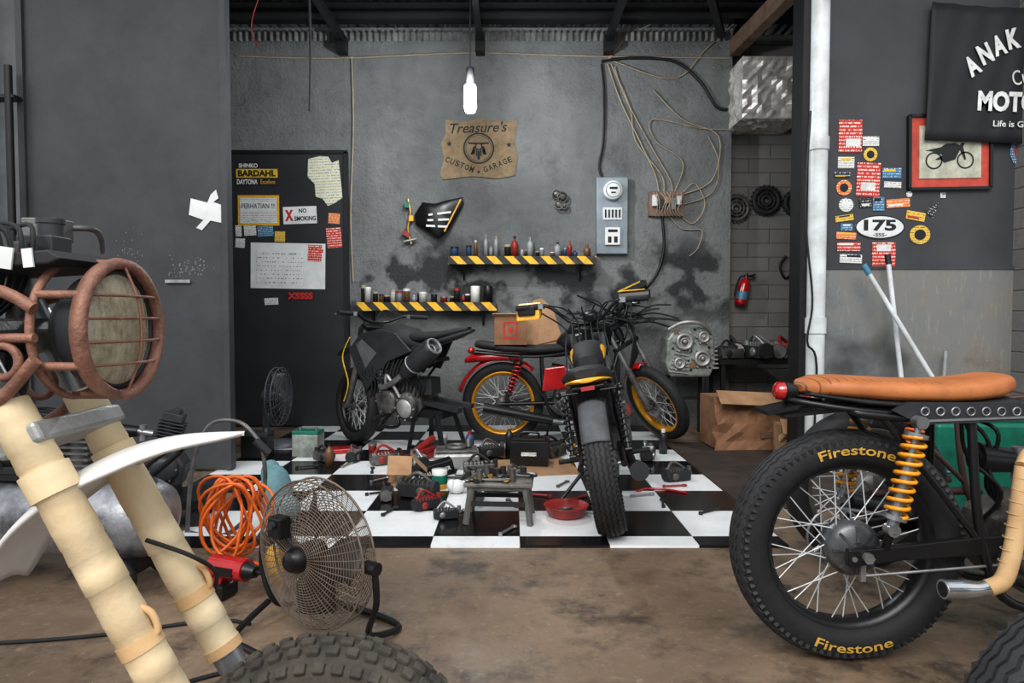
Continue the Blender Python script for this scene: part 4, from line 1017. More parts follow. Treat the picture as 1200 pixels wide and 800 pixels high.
b = B(CHROME); b.lathe([(.08*HR, .018), (.06, -.002), (.035*HR, -.015), (.0, -.02)], hc, (1, 0, 0), 32); b.mat(BRASS); b.ball(hc+Vector((-.002, 0, 0)), .012, 10); b.obj('reflector', hl)
b = B(BLK); b.torus(hc+Vector((.022, 0, 0)), (1, 0, 0), .087*HR, .004, 48, 8); b.obj('rubber_ring', hl)
b = B(COPPER); b.lathe([(.092, .018), (.092, .034), (.097, .038), (.106, .036), (.108, .028), (.104, .016)], hc, (1, 0, 0), 48, True); b.torus(hc+Vector((-.04, 0, 0)), (1, 0, 0), .1, .006, 48, 8)
for i in range(6): a = 2*pi*(i+.5)/6; b.tube([hc+Vector((-.04, .1*cos(a), .1*sin(a))), hc+Vector((.024, .1*cos(a), .1*sin(a)))], .006)
b.obj('guard_ring', hl)
b = B(COPPER)
for q in (-.05, -.017, .017, .05):
    h_ = sqrt(.094**2-q*q); b.tube(cr([hc+Vector((.034, -h_, q)), hc+Vector((.05, -h_*.5, q)), hc+Vector((.054, 0, q)), hc+Vector((.05, h_*.5, q)), hc+Vector((.034, h_, q))], 5), .0022, 8)
b.tube(cr([hc+Vector((.034, 0, -.094)), hc+Vector((.052, 0, -.047)), hc+Vector((.057, 0, 0)), hc+Vector((.052, 0, .047)), hc+Vector((.034, 0, .094))], 5), .0022, 8)
b.obj('guard_bars', hl)
for sy in (-1, 1):
    y = sy*.104
    P_ = lambda x, z: hc+Vector((x, y, z))
    b = B(COPPER)
    b.tube(cr([P_(-.03, .03), P_(-.08, .055), P_(-.15, .05), P_(-.21, .02), P_(-.235, -.03)], 6), .0085, 12)
    b.tube(cr([P_(-.03, -.04), P_(-.07, -.085), P_(-.12, -.125), P_(-.17, -.16), P_(-.21, -.18)], 6), .0085, 12)
    b.tube(cr([P_(-.235, -.03), P_(-.235, -.08), P_(-.225, -.13), P_(-.21, -.18)], 6), .0075, 12)
    b.tube(cr([P_(-.03, -.01), P_(-.09, -.012), P_(-.16, -.03), P_(-.232, -.06)], 6), .0065, 12)
    b.tube(cr([P_(-.1, .055), P_(-.115, .0), P_(-.13, -.06), P_(-.12, -.125)], 6), .006, 12)
    b.torus(P_(-.075, -.042), (0, 1, 0), .022, .006, 28, 10); b.torus(P_(-.178, .005), (0, 1, 0), .02, .0055, 28, 10); b.torus(P_(-.175, -.09), (0, 1, 0), .026, .006, 28, 10)
    b.obj('headlight_bracket', root, label='rusty brown welded headlight bracket')
b = B(MBLK); b.prism([(hc.x-.2, hc.z+.08), (hc.x-.19, hc.z+.097), (hc.x-.02, hc.z+.112), (hc.x+.0, hc.z+.1), (hc.x-.02, hc.z+.092)], -.09, .09); b.obj('fly_screen', root, bevel=.003)
b = B(PAPER); b.box(hc+Vector((-.075, -.0925, .1)), (.018, .003, .03), RM(0, 8)); b.box(hc+Vector((-.045, -.0925, .1)), (.014, .003, .026), RM(0, -6)); b.obj('masking_tag', root, kind='stuff')
b = B(COPPER); hh = ht+Vector((-.03, 0, .12)); b.tube(cr([hh+Vector((-.2, -.38, .05)), hh+Vector((-.08, -.24, .06)), hh+Vector((0, -.07, .01)), hh+Vector((0, .07, .01)), hh+Vector((-.08, .24, .06)), hh+Vector((-.2, .38, .05))]), .013); b.obj('handlebar', root)
for sy in (-1, 1):
    b = B(DALU); b.cyl(hh+Vector((0, sy*.05, -.13)), hh+Vector((0, sy*.05, .03)), .018); b.box(hh+Vector((0, sy*.05, .015)), (.05, .035, .03)); b.obj('bar_clamp', root, bevel=.004)
    b = B(RUB); b.cyl(hh+Vector((-.2, sy*.38, .05)), hh+Vector((-.1, sy*.26, .06)), .018); b.obj('grip', root)
    b = B(DALU); b.tube(cr([hh+Vector((-.05, sy*.2, .07)), hh+Vector((.0, sy*.25, .075)), hh+Vector((-.08, sy*.4, .05))]), .006); b.box(hh+Vector((-.04, sy*.18, .065)), (.06, .05, .04)); b.obj('lever', root, bevel=.004)
    b = B(GREYP); b.cyl(hh+Vector((.0, sy*.13, .03)), hh+Vector((.0, sy*.13, .07)), .02); b.box(hh+Vector((.01, sy*.1, .03)), (.06, .05, .03)); b.cyl(hh+Vector((0, sy*.13, .07)), hh+Vector((0, sy*.13, .078)), .022); b.obj('fluid_reservoir', root, bevel=.003)
b = B(RUB)
for i in range(6): y = -.08+.028*i; b.tube(cr([hh+Vector((-.05, y*1.8, .06)), hh+Vector((.02, y, .04+.006*(i % 3))), hh+Vector((.02, y*.5, -.05)), hh+Vector((-.05, y*.5, -.12)), hh+Vector((-.1, y*.4, -.25))]), .004, 6)
b.obj('control_cable', root, kind='stuff')
b = B(ORG); b.ball(hc+Vector((-.14, -.1, .03)), (.013, .016, .016)); b.obj('indicator', root)
b = B(WHITEP); vs = []; m = 8
path = cr([(.875, 0, .60), (.92, 0, .69), (.99, 0, .755), (1.07, 0, .797), (1.15, 0, .817), (1.25, 0, .823)], 5)
NP = len(path)
for i, q in enumerate(path):
    t = i/(NP-1); wd = .078*(sin(pi*min(1, (t*.9+.12)))**.5)*(1.0 if t < .65 else 1-(t-.65)*1.6)
    for j in range(m+1):
        s_ = -1+2*j/m; vs.append(Vector((q.x, wd*s_, q.z-.024*s_*s_*(wd/.07))))
b.add(vs, [(i*(m+1)+j, i*(m+1)+j+1, (i+1)*(m+1)+j+1, (i+1)*(m+1)+j) for i in range(NP-1) for j in range(m)], True)
b.obj('front_fender', root, solid=.007, label='white plastic enduro front fender')

# ---- black bike on centre floor, seen from behind
r = T('motorcycle', 'black scrambler leaning on its stand, yellow trim', 'motorcycle', (.47, 2.99, .012), (-10, 0, 82))
head, FA, SM, rake = bike(r, dict(wb=1.3, R=.315, tw=.125, ftw=.11, steer=-12, spring=GREYP, rim=BLK, seatm=MBLK, zs=.66, tail=-.1, leverm=STEEL, shr=.019, skip=('rfender', 'tail_light', 'stand', 'headlight', 'tank'), rise=.14, barw=.4, zt=.95, exm=BLK, mufm=BLK, zig=True))
b = B(FLAP); b.fender((0, 0, .315), .328, 106, 150, .12, .024); b.obj('rear_mudguard', r, solid=.006, label='grey rubber mudguard flap')
b = B(YEL); b.loft([(-.155, 0, .722, .03, .006), (-.14, 0, .726, .075, .008), (-.1, 0, .718, .1, .008), (0, 0, .706, .11, .007)], 20); b.obj('tail_cowl', r, label='yellow tail edge')
b = B(MBLK); b.loft([(.42, 0, .76, .05, .04), (.5, 0, .78, .085, .07), (.7, 0, .80, .095, .075), (.86, 0, .81, .07, .06), (.93, 0, .8, .03, .03)], 20); b.mat(YEL); b.loft([(.5, 0, .79, .09, .045), (.58, 0, .8, .097, .05), (.66, 0, .805, .1, .052)], 20); b.obj('fuel_tank', r)
b = B(REDL); b.box((-.15, 0, .69), (.015, .06, .018)); b.obj('tail_light', r)
for sy in (-1, 1):
    b = B(BLK); b.cyl((-.1, sy*.05, .67), (-.1, sy*.13, .67), .006); b.ball((-.1, sy*.14, .67), (.025, .018, .018)); b.obj('indicator', r)
b = B(YEL, SM); q = head+Vector((-.06, .34, .12)); b.prism([(q.x-.02, q.z-.06), (q.x+.05, q.z-.04), (q.x+.08, q.z+.04), (q.x+.05, q.z+.05), (q.x+.0, q.z+.01)], q.y-.08, q.y+.07)
b.mat(BLK); b.box(q+Vector((.0, 0, .0)), (.06, .11, .06)); b.obj('hand_guard', r, bevel=.01, label='yellow and black hand guard')
b = B(BLK, SM); q = head+Vector((-.04, -.3, .16)); b.prism([(q.x-.02, q.z-.04), (q.x+.06, q.z-.03), (q.x+.07, q.z+.03), (q.x+.0, q.z+.02)], q.y-.1, q.y+.08); b.mat(YEL); b.box(q+Vector((.03, 0, .03)), (.05, .15, .008)); b.obj('hand_guard', r, bevel=.006, label='black hand guard with yellow edge')
b = B(BLK, SM); b.lathe([(.04, 0), (.042, .04), (.035, .05), (0, .05)], head+Vector((.0, -.04, .04)), (-.4, 0, 1), 20); b.obj('speedometer', r)
b = B(BLK); b.tube(cr([(.45, .12, .2), (.38, .24, .1), (.36, .3, .06)]), .01); b.obj('kickstand', r)
b = B(RUB)
for i in range(7):
    y = -.12+.04*i; b.tube(cr([head+Vector((-.05, y*2, .12)), head+Vector((-.03+.01*i, y, .02*(i % 3))), (.75-.01*i, y*1.0, .82+.012*(i % 4)), (.5, y*1.1, .62)], 5), .005, 5)
b.obj('wiring', r, kind='stuff')
b = B(MBLK); b.box((.36, 0, .56), (.2, .18, .16)); b.obj('battery_box', r, bevel=.01)
b = B(DALU); b.lathe([(.07, 0), (.065, .03), (.03, .04), (0, .04)], (.5, -.12, .36), (0, -1, 0), 20); b.cyl((.3, -.14, .44), (.42, -.15, .44), .02); b.box((.3, -.13, .52), (.09, .05, .07)); b.obj('side_components', r, bevel=.004)
b = B(DRED); b.cyl((.3, -.15, .5), (.42, -.15, .5), .025); b.obj('reservoir', r)

# ---- red bike with gold rims
r = T('motorcycle', 'red street bike with gold rims parked sideways', 'motorcycle', (-.07, 5.15, .012))
head, FA, SM, rake = bike(r, dict(wb=1.21, R=.32, tw=.09, ftw=.085, steer=-66, rim=GOLD, tankm=BLK, fendm=RED, spring=RED, seatm=MBLK, ra0=48, ra1=165, fa0=105, fa1=158, fw=.09, zs=.69, tail=-.22, forkl=DALU, drum=.06, skip=('headlight',), fdisc=.1))
b = B(RED); b.loft([(-.3, 0, .65, .03, .02), (-.24, 0, .67, .08, .035), (-.1, 0, .685, .1, .035), (.12, 0, .68, .1, .03)], 18); b.obj('tail_cowl', r)
b = B(RED); b.prism([(.3, .42), (.32, .6), (.48, .62), (.5, .45)], -.13, -.11); b.obj('side_cover', r, bevel=.01)
b = B(RUB)
for i in range(8): b.tube(cr([(.5+.03*i, -.05, .7), (.55+.03*i, -.12, .6), (.6+.02*i, -.13, .5-.02*i), (.5+.04*i, -.1, .35)], 5), .007, 5)
for i in range(9): b.tube(cr([head+Vector((.0, -.12+.03*i, .05)), head+Vector((.12, -.1+.03*i, .0)), head+Vector((.12+.01*i, -.08+.02*i, -.18)), head+Vector((.1, -.02, -.38))], 5), .007, 5)
b.obj('wiring', r, kind='stuff')
r = T('cardboard_box', 'small brown carton with red print resting on the seat', 'box', (-.01, 5.12, .792))
b = B(CARD); b.box((0, 0, .11), (.25, .2, .22)); b.mat(RINK); b.box((0, -.101, .11), (.11, .002, .13)); b.mat(CARD); b.box((0, -.1025, .11), (.085, .002, .1)); b.mat(RINK); b.ball((0, -.1, .11), (.025, .005, .038)); b.obj('carton', r, bevel=.004)
b = B(CARD2); b.box((-.04, -.115, .225), (.2, .06, .006), RM(-25)); b.obj('flap', r)
b = B(CARD2); b.prism([(-.1, 0), (-.12, .2), (-.05, .36), (.02, .38), (.1, .3), (.16, .1), (.15, 0)], -.006, .006); b.prism([(-.02, 0), (.02, .3), (.12, .26), (.18, .05)], -.02, -.012); b.obj('kraft_paper', label='folded brown kraft sheet leaning behind the carton', cat='paper', loc=(.22, 5.26, .78), rot=(-8, 0, 0))

# ---- matte grey supermoto
r = T('motorcycle', 'matte grey dirt bike with wheel turned, under repair', 'motorcycle', (-.52, 4.83, .012), (-5, 0, 150))
head, FA, SM, rake = bike(r, dict(wb=.8, R=.29, Rf=.30, tw=.11, ftw=.11, steer=-20, rk=.26, zt=.93, rim=BLK, tankm=GREYP, skip=('rear_wheel', 'tank', 'seat', 'exhaust', 'shock', 'ffender', 'rfender', 'headlight', 'tail_light', 'stand', 'engine', 'chain', 'arm'), forkm=STEEL, barw=.38, rise=.08, zs=.66, tail=-.05, fdisc=.13))
engine(r, .3, .36, 1.15, DALU)
b = B(GREYP); b.lathe([(.1, 0), (.095, .03), (.05, .04), (0, .042)], (.2, .12, .34), (0, 1, 0), 24); b.box((.06, .05, .5), (.16, .12, .12)); b.obj('clutch_cover', r, bevel=.006)
b = B(ALU); b.lathe([(.07, .04), (.06, .05), (0, .052)], (.2, .12, .34), (0, 1, 0), 24)
for i in range(8): a = i*pi/4; b.cyl((.2+.085*cos(a), .14, .34+.085*sin(a)), (.2+.085*cos(a), .16, .34+.085*sin(a)), .008, n=6)
b.obj('cover_plate', r)
for sy in (-1, 1):
    b = B(GREYP); b.prism([(.12, .76), (.26, .89), (.42, .92), (.6, .88), (.72, .76), (.66, .6), (.56, .46), (.46, .58), (.34, .68)], sy*.13-.01, sy*.13+.01); b.mat(FLAP); b.prism([(.44, .74), (.58, .84), (.64, .8), (.56, .62)], sy*.143-.003, sy*.143+.003); b.obj('tank_shroud', r, bevel=.014)
    b = B(MBLK); b.prism([(-.1, .84), (.1, .8), (.2, .76), (.16, .62), (.04, .6)], sy*.1-.008, sy*.1+.008); b.obj('side_panel', r, bevel=.008)
b = B(MBLK); b.loft([(.1, 0, .79, .07, .04), (.2, 0, .83, .12, .08), (.4, 0, .87, .13, .08), (.52, 0, .84, .06, .05)], 18); b.obj('fuel_tank', r)
b = B(MBLK); b.loft([(-.3, 0, .915, .03, .012), (-.2, 0, .895, .07, .025), (-.05, 0, .865, .095, .03), (.12, 0, .85, .1, .035), (.24, 0, .86, .08, .03)], 18); b.obj('seat', r)
b = B(GREYP); b.loft([(-.33, 0, .9, .03, .01), (-.22, 0, .87, .07, .025), (-.05, 0, .82, .09, .03), (.1, 0, .79, .09, .03)], 18); b.obj('tail_panel', r)
mA = Vector((.16, .2, .60)); mB = Vector((-.16, .22, .82)); md = (mB-mA)
b = B(GREYP); L = md.length; b.lathe([(.0, 0), (.03, .0), (.05, .04), (.066, .1), (.072, .2), (.072, L-.04), (.062, L), (.05, L), (.045, L-.05), (0, L-.05)], mA, md, 28); b.mat(ALU); b.torus(mB-md*.02, md, .056, .009, 28, 8); b.torus(mA+md*.35, md, .071, .004, 28, 6); b.torus(mB-md*.1, md, .03, .008, 20, 6); b.obj('muffler', r)
b = B(STEEL); b.tube(cr([mA+md*.05, (.26, .18, .54), (.42, .14, .48), (.47, .06, .54), (.42, .03, .6)]), .022); b.obj('exhaust_pipe', r)
b = B(GREYP, SM); b.loft([(.5, 0, .70, .05, .015), (.7, 0, .76, .075, .02), (.95, 0, .74, .07, .015), (1.12, 0, .68, .04, .01)], 16); b.obj('front_fender', r)
b = B(MBLK, SM); b.loft([(.6, 0, .87, .08, .08), (.68, 0, .86, .09, .09), (.75, 0, .80, .05, .05)], 16); b.obj('headlight_cowl', r)
b = B(BLK); b.box((.05, 0, .3), (.3, .2, .06))
for x, x2 in ((-.05, -.12), (.15, .2)):
    for sy in (-1, 1): b.bar((x, sy*.1, .3), (x2, sy*.14, .01), .03, .03)
b.box((.04, .14, .05), (.3, .02, .03)); b.obj('paddock_stand', r)
for sy in (-1, 1): b = B(GREYP); b.bar((.1, sy*.06, .38), (-.24, sy*.08, .34), .05, .03); b.obj('swingarm', r)
b = B(YINK); b.tube(cr([(.72, .12, .85), (.8, .13, .7), (.76, .13, .5), (.82, .13, .35)]), .005); b.obj('wire', r)
b = B(ALU); b.tube(cr([(.38, .13, .45), (.34, .16, .58), (.24, .15, .42)]), .013); b.obj('hose', r)
b = B(RUB)
for i in range(16):
    x = .05+.035*i; b.tube(cr([(x, .11, .7), (x+.03, .15, .6-.01*(i % 4)), (x-.02, .13, .52), (x+.01, .12, .44-.02*(i % 3))], 5), .007, 5)
b.obj('wiring', r, kind='stuff')

# ---- bundle of black levers and cables hung on the wall
p = S(725, 375, 5.8)
b = B(MBLK); 
for i in range(34):
    a = radians(random.uniform(-15, 195)); L = random.uniform(.2, .5); dy = random.uniform(-.18, .08)
    q0 = p+Vector((random.uniform(-.12, .12), dy*.3, random.uniform(-.06, .06))); q2 = q0+Vector((L*cos(a), dy, L*.5*sin(a)))
    q1 = (q0+q2)/2+Vector((random.uniform(-.03, .03), 0, .06*random.random()))
    b.tube(cr([q0, q1, q2], 3), .0085, 6)
b.obj('handlebar_bundle', label='bristling bundle of black levers and cables', cat='motorcycle part', kind='stuff')
b = B(MBLK); b.bar(p+Vector((0, .05, -.1)), (p.x, 5.9, .02), .05, .05); b.obj('post', label='black post carrying the lever bundle', cat='post')
b = B(BLK); b.cyl((-.14, 0, 0), (.14, 0, 0), .05, .05, 18); b.box((0, -.03, .02), (.3, .06, .04)); b.mat(YINK); b.box((0, -.05, .045), (.2, .04, .01)); b.mat(BLK); b.bar((0, 0, 0), (0, .3, -.12), .02, .02)
b.obj('instrument_pod', label='black pod with yellow edge on the lever bundle', cat='motorcycle part', loc=S(738, 342, 5.5), rot=(0, -25, 0))

# ------------------------------------------------------------ right rear junk
r = T('engine_block', 'dirty silver engine casing on its stand', 'engine', (1.5, 5.62, 0))
b = B(LGREEN); b.prism([(-.17, .5), (-.21, .62), (-.2, .82), (-.12, .93), (.1, .94), (.2, .84), (.21, .6), (.16, .5)], -.12, .12); b.obj('casing', r, bevel=.02)
b = B(ALU)
for x, z, q in ((-.06, .8, .075), (.09, .66, .07), (-.1, .62, .05), (.1, .84, .05)):
    b.lathe([(q, 0), (q, .035), (q*.7, .045), (q*.6, .02), (q*.3, .02), (q*.25, .05), (0, .05)], (x, -.12, z), (0, -1, 0), 22)
    for i in range(6): a = i*pi/3; b.cyl((x+q*1.15*cos(a), -.12, z+q*1.15*sin(a)), (x+q*1.15*cos(a), -.145, z+q*1.15*sin(a)), .009, n=8)
for i in range(7): b.bar((-.19+.01*i, -.13, .55+.03*i), (-.02, -.13, .53+.03*i), .012, .008)
for i in range(8): b.box((.2, -.05+.01*i, .58+.035*i), (.05, .2, .012))
b.tube(cr([(-.19, -.13, .9), (-.08, -.18, .96), (.06, -.18, .95), (.16, -.14, .88)]), .016)
b.mat(MBLK)
for x, z, q in ((-.06, .8, .04), (.09, .66, .035), (.0, .72, .02), (-.15, .74, .018), (.15, .75, .02), (.0, .56, .02), (.03, .9, .02), (.16, .58, .018), (-.02, .64, .016)): b.cyl((x, -.12, z), (x, -.168 if q > .03 else -.125, z), q*.6, n=14)
b.mat(CARD); b.box((.02, -.125, .6), (.06, .01, .04)); b.box((-.12, -.125, .88), (.05, .01, .03))
b.obj('side_cover', r)
b = B(BEAMM)
for x in (-.14, .14):
    for y in (-.1, .1): b.bar((x, y, 0), (x, y, .5), .03, .03)
    b.bar((x, -.1, .3), (x, .1, .3), .025, .025)
b.bar((-.14, .1, .3), (.14, .1, .3), .025, .025); b.obj('stand', r)
def carton(loc, sz, rot, lab, m=CARD):
    r = T('cardboard_box', lab, 'box', loc, rot); b = B(m)
    nx_, nz_ = 8, 6; k_ = .02*min(1, sz[0]*2)
    def J(x, y, z): return Vector((x, y, z))+Vector((random.uniform(-k_, k_), random.uniform(-k_, k_), random.uniform(-k_, k_)*.5))*(0 if z < .01 else 1)
    vs = []
    for i in range(nx_+1):
        for j in range(nz_+1): vs.append(J(-sz[0]/2+sz[0]*i/nx_, -sz[1]/2, sz[2]*j/nz_))
    b.add(vs, [(i*(nz_+1)+j, (i+1)*(nz_+1)+j, (i+1)*(nz_+1)+j+1, i*(nz_+1)+j+1) for i in range(nx_) for j in range(nz_)])
    b.box((0, .01, sz[2]/2), (sz[0]-.03, sz[1]-.03, sz[2]-.02)); b.mat(WOODD); b.box((sz[0]*.2, -sz[1]/2-k_*.6, sz[2]*.28), (sz[0]*.3, .004, sz[2]*.12))
    b.obj('carton', r)
    b = B(CARD2); b.box((0, -sz[1]/2-.05, sz[2]-.01), (sz[0]*.98, .14, .005), RM(38, 3)); b.obj('flap', r)
    b = B(m); b.box((sz[0]/2+.04, 0, sz[2]-.02), (.13, sz[1]*.9, .005), RM(0, 45)); b.obj('flap', r)
    return r
carton((1.82, 5.08, .008), (.64, .36, .40), (0, 0, 4), 'large crumpled brown carton on the floor')
carton((2.05, 4.68, .008), (.32, .24, .24), (0, 0, -8), 'small brown carton beside the large one', CARD2)
r = T('workbench', 'low cluttered steel bench against the block wall', 'bench', (2.25, 5.8, 0))
b = B(BEAMM); b.box((0, 0, .62), (.95, .4, .04)); b.obj('top', r)
for x in (-.44, .44):
    for y in (-.17, .17): b = B(BEAMM); b.bar((x, y, 0), (x, y, .6), .035, .035); b.obj('leg', r)
def machine(name, lab, cat, loc, rz, m1, m2, s=1.0, group=None):
    b = B(m1); b.box((0, 0, .05*s), (.22*s, .1*s, .08*s)); b.cyl((-.13*s, 0, .06*s), (.02*s, 0, .06*s), .05*s); b.mat(m2); b.cyl((.02*s, 0, .06*s), (.14*s, 0, .06*s), .04*s, .02*s); b.cyl((.12*s, 0, .05*s), (.12*s, 0, .12*s), .02*s); b.tube(cr([(-.1*s, 0, .1*s), (-.02*s, .03*s, .16*s), (.08*s, 0, .1*s)]), .012*s)
    for i in range(5): b.box(((-.09+.03*i)*s, 0, .1*s), (.008*s, .09*s, .03*s))
    for sy in (-1, 1): b.lathe([(.03*s, 0), (.03*s, .012*s), (.012*s, .016*s), (0, .016*s)], (-.05*s, sy*.05*s, .05*s), (0, sy, 0), 12)
    return b.obj(name, label=lab, cat=cat, loc=loc, rot=(0, 0, rz), bevel=.004*s, group=group)
for i, (x, y, z, a, m1, m2, s) in enumerate([(1.9, 5.72, .64, 20, DALU, MBLK, 1.0), (2.12, 5.7, .64, 100, MBLK, STEEL, 1.3), (2.38, 5.72, .64, 50, DALU, DRED, 1.2), (2.62, 5.76, .64, 140, MBLK, DALU, 1.1), (2.0, 5.9, .64, 80, ALU, MBLK, 1.2), (2.25, 5.91, .64, 10, MBLK, ALU, 1.2)]):
    machine('engine_part', 'greasy metal engine part on the steel bench', 'engine part', (x, y, z), a, m1, m2, s, 'engine parts on the bench')

# ------------------------------------------------------------ centre floor clutter
r = T('step_stool', 'small worn grey work stool with tools on top', 'stool', (-.06, 3.2, .012), (0, 0, -4))
b = B(M('worn_grey_plastic', (118, 114, 107), .6, 0, (58, 55, 50), 14, .2)); b.box((0, 0, .19), (.33, .23, .022)); b.box((0, 0, .17), (.3, .2, .02)); b.obj('top', r, bevel=.008)
for x in (-1, 1):
    for y in (-1, 1): b = B(M('stool_leg', (104, 102, 96), .6)); b.bar((x*.13, y*.09, .18), (x*.155, y*.105, 0), .026, .024); b.obj('leg', r, bevel=.004)
for y, z in ((.1, .09), (-.1, .1)): b = B(MBLK); b.box((0, y, z), (.28, .01, .022)); b.obj('brace', r)
for i in range(14):
    x = -.21+.023*i+random.uniform(-.01, .01); y = 3.13+random.uniform(-.02, .14); a = random.uniform(0, pi); L = random.uniform(.03, .06)
    b = B([STEEL, MBLK, DALU, BRASS, MBLK, DALU][i % 6]); b.cyl((-L*cos(a), -L*sin(a), .01), (L*cos(a), L*sin(a), .01), .007); b.cyl((L*cos(a), L*sin(a), 0), (L*cos(a), L*sin(a), .02+.02*(i % 3)), .015, n=6); b.torus((-L*cos(a), -L*sin(a), .01), (0, 0, 1), .011, .004, 12, 6)
    b.obj('hand_tool', label='small steel hand tool lying on the stool', cat='tool', loc=(x, y, .2135), group='tools on the stool')
b = B(DRED); b.lathe([(0, .004), (.07, 0), (.095, .02), (.108, .055), (.115, .058), (.108, .06), (.09, .022), (.07, .01), (0, .01)], n=32); b.mat(DALU); b.cyl((.02, .02, .01), (-.04, -.02, .03), .015); b.torus((0, .03, .03), (0, .3, 1), .03, .006, 16, 6); b.obj('oil_pan', label='round red oil drain pan on the tiles', cat='pan', loc=(.27, 3.24, .012))
r = T('steel_tray', 'square greasy aluminium tray with parts', 'tray', (-.37, 4.35, .012), (0, 0, 5))
b = B(ALU); b.box((0, 0, .05), (.3, .24, .10)); b.obj('body', r, bevel=.015)
b = B(DALU); b.box((0, 0, .11), (.27, .2, .02)); b.torus((0, 0, .13), (0, 0, 1), .06, .014, 20, 8); b.cyl((.08, 0, .12), (.08, .03, .17), .02); b.obj('contents', r, bevel=.004)
b = B(BLK); b.box((0, 0, .08), (.25, .17, .16)); b.box((0, 0, .17), (.22, .15, .02)); b.mat(WSTK); b.box((0, -.086, .08), (.1, .002, .025))
b.mat(BLK); b.tube(cr([(-.06, 0, .175), (-.05, 0, .21), (.05, 0, .21), (.06, 0, .175)]), .008); b.obj('tool_case', label='black tool case with carry handle on tiles', cat='tool case', loc=(.12, 4.4, .016), rot=(0, 0, -6), bevel=.008)
b = B(CARD2); b.box((0, 0, .002), (.62, .5, .004)); b.obj('cardboard_sheet', label='flattened cardboard sheet lying on the tiles', cat='cardboard', loc=(.1, 4.3, .012), rot=(0, 0, 12))
carton((-.66, 3.85, .012), (.14, .12, .15), (0, 0, 8), 'small open tan carton on the tiles', CARD2)
b = B(BLK); b.box((0, 0, .035), (.24, .1, .09)); b.mat(WINK); b.text('CHALLENGER', .2, .025, lambda x, y: Vector((x, -.052, .035+y)), .02); b.obj('part_box', label='long black parts box with white lettering', cat='box', loc=(-.47, 3.98, .035), rot=(0, -14, 16), bevel=.003)
r_ = B(YEL); r_.lathe([(0, 0), (.045, 0), (.045, .03)], n=20); r_.mat(GREEN); r_.lathe([(.0452, .03), (.0452, .08)], n=20); r_.mat(WHITEP); r_.lathe([(.045, .08), (.045, .11), (.0, .11)], n=20); r_.obj('paint_can', label='small yellow and green tin can on the floor', cat='can', loc=(-.42, 3.78, .012))
machine('angle_grinder', 'black and grey angle grinder on the tiles', 'power tool', (-.52, 3.58, .012), 160, MBLK, DALU, .9)
machine('hand_drill', 'black drill with red nose lying on tiles', 'power tool', (-.06, 3.7, .012), 20, MBLK, DRED, .8)
for (x, y, a, m1, m2, s, l) in ((-.44, 3.36, 40, MBLK, DRED, .6, 'red and black motor'), (-.2, 3.5, 100, DALU, STEEL, .7, 'grey metal engine part'), (.02, 3.9, 60, MBLK, DALU, .7, 'dark engine part'), (-.2, 4.1, 10, DALU, MBLK, .8, 'dark engine part'),
        (-.62, 4.3, 120, MBLK, STEEL, .8, 'dark engine part'), (-.85, 4.4, 30, DALU, DRED, .8, 'greasy metal part'), (.95, 4.55, 70, MBLK, STEEL, .8, 'dark engine part'), (-1.08, 4.5, 80, MBLK, DALU, .7, 'black power tool'), (1.0, 3.95, 20, MBLK, DALU, .7, 'dark engine part'),
        (-.25, 3.9, 75, MBLK, DALU, .6, 'dark engine part'), (-.32, 3.2, 15, MBLK, STEEL, .5, 'dark metal part'), (-1.3, 4.5, 140, DALU, MBLK, .7, 'greasy metal part'), (-.15, 4.62, 35, MBLK, DALU, .8, 'dark engine part'), (-.68, 3.55, 95, DALU, MBLK, .6, 'greasy metal part'), (.3, 4.65, 55, DALU, MBLK, .9, 'greasy metal part')):
    machine('engine_part', l+' dropped on the chequered tiles', 'engine part', (x, y, .012), a, m1, m2, s, 'parts scattered on the tiles')
b = B(PAPER); b.ball((0, 0, .04), (.05, .045, .04)); b.ball((.035, .02, .035), (.03, .03, .035)); b.ball((-.03, -.02, .05), (.025, .03, .035)); b.obj('plastic_bag', label='crumpled white plastic bag on the tiles', cat='bag', loc=(-.31, 3.66, .012))
r_ = B(DRED); r_.box((0, 0, .02), (.3, .14, .03)); r_.box((0, 0, .05), (.2, .1, .04)); r_.cyl((-.1, 0, .06), (.1, 0, .12), .025); r_.obj('floor_jack', label='red hydraulic floor jack by the grey bike', cat='jack', loc=(-.62, 4.62, .012), rot=(0, 0, 60), bevel=.006)
b = B(RED); b.box((0, 0, .02), (.2, .14, .03)); b.obj('red_tray', label='flat red plastic tray under the grey bike', cat='tray', loc=(-1.24, 4.8, .012), rot=(0, 0, 20), bevel=.005)
def battery(loc, rz, m, top, lab):
    r = T('battery', lab, 'battery', loc, (0, 0, rz)); b = B(m); b.box((0, 0, .08), (.19, .13, .16)); b.obj('case', r, bevel=.006)
    b = B(top); b.box((0, 0, .172), (.19, .13, .025)); b.obj('lid', r, bevel=.004)
    for x in (-.06, .06): b = B(STEEL); b.cyl((x, 0, .18), (x, 0, .205), .012); b.obj('terminal', r)
battery((-1.8, 4.62, .012), 0, BLK, GREYP, 'black motorcycle battery on the tiles')
battery((-1.46, 4.68, .012), -6, LGREEN, GREEN, 'pale battery with green top on the tiles')
r_ = B(RED); r_.torus((-.06, 0, .005), (0, 0, 1), .012, .005, 10, 6); r_.tube(cr([(-.06, 0, .006), (0, .04, .006), (.1, .02, .006), (.2, -.05, .006)]), .006); r_.obj('red_cable', label='red cable lying on the tiles', cat='cable', loc=(.78, 3.7, .013))
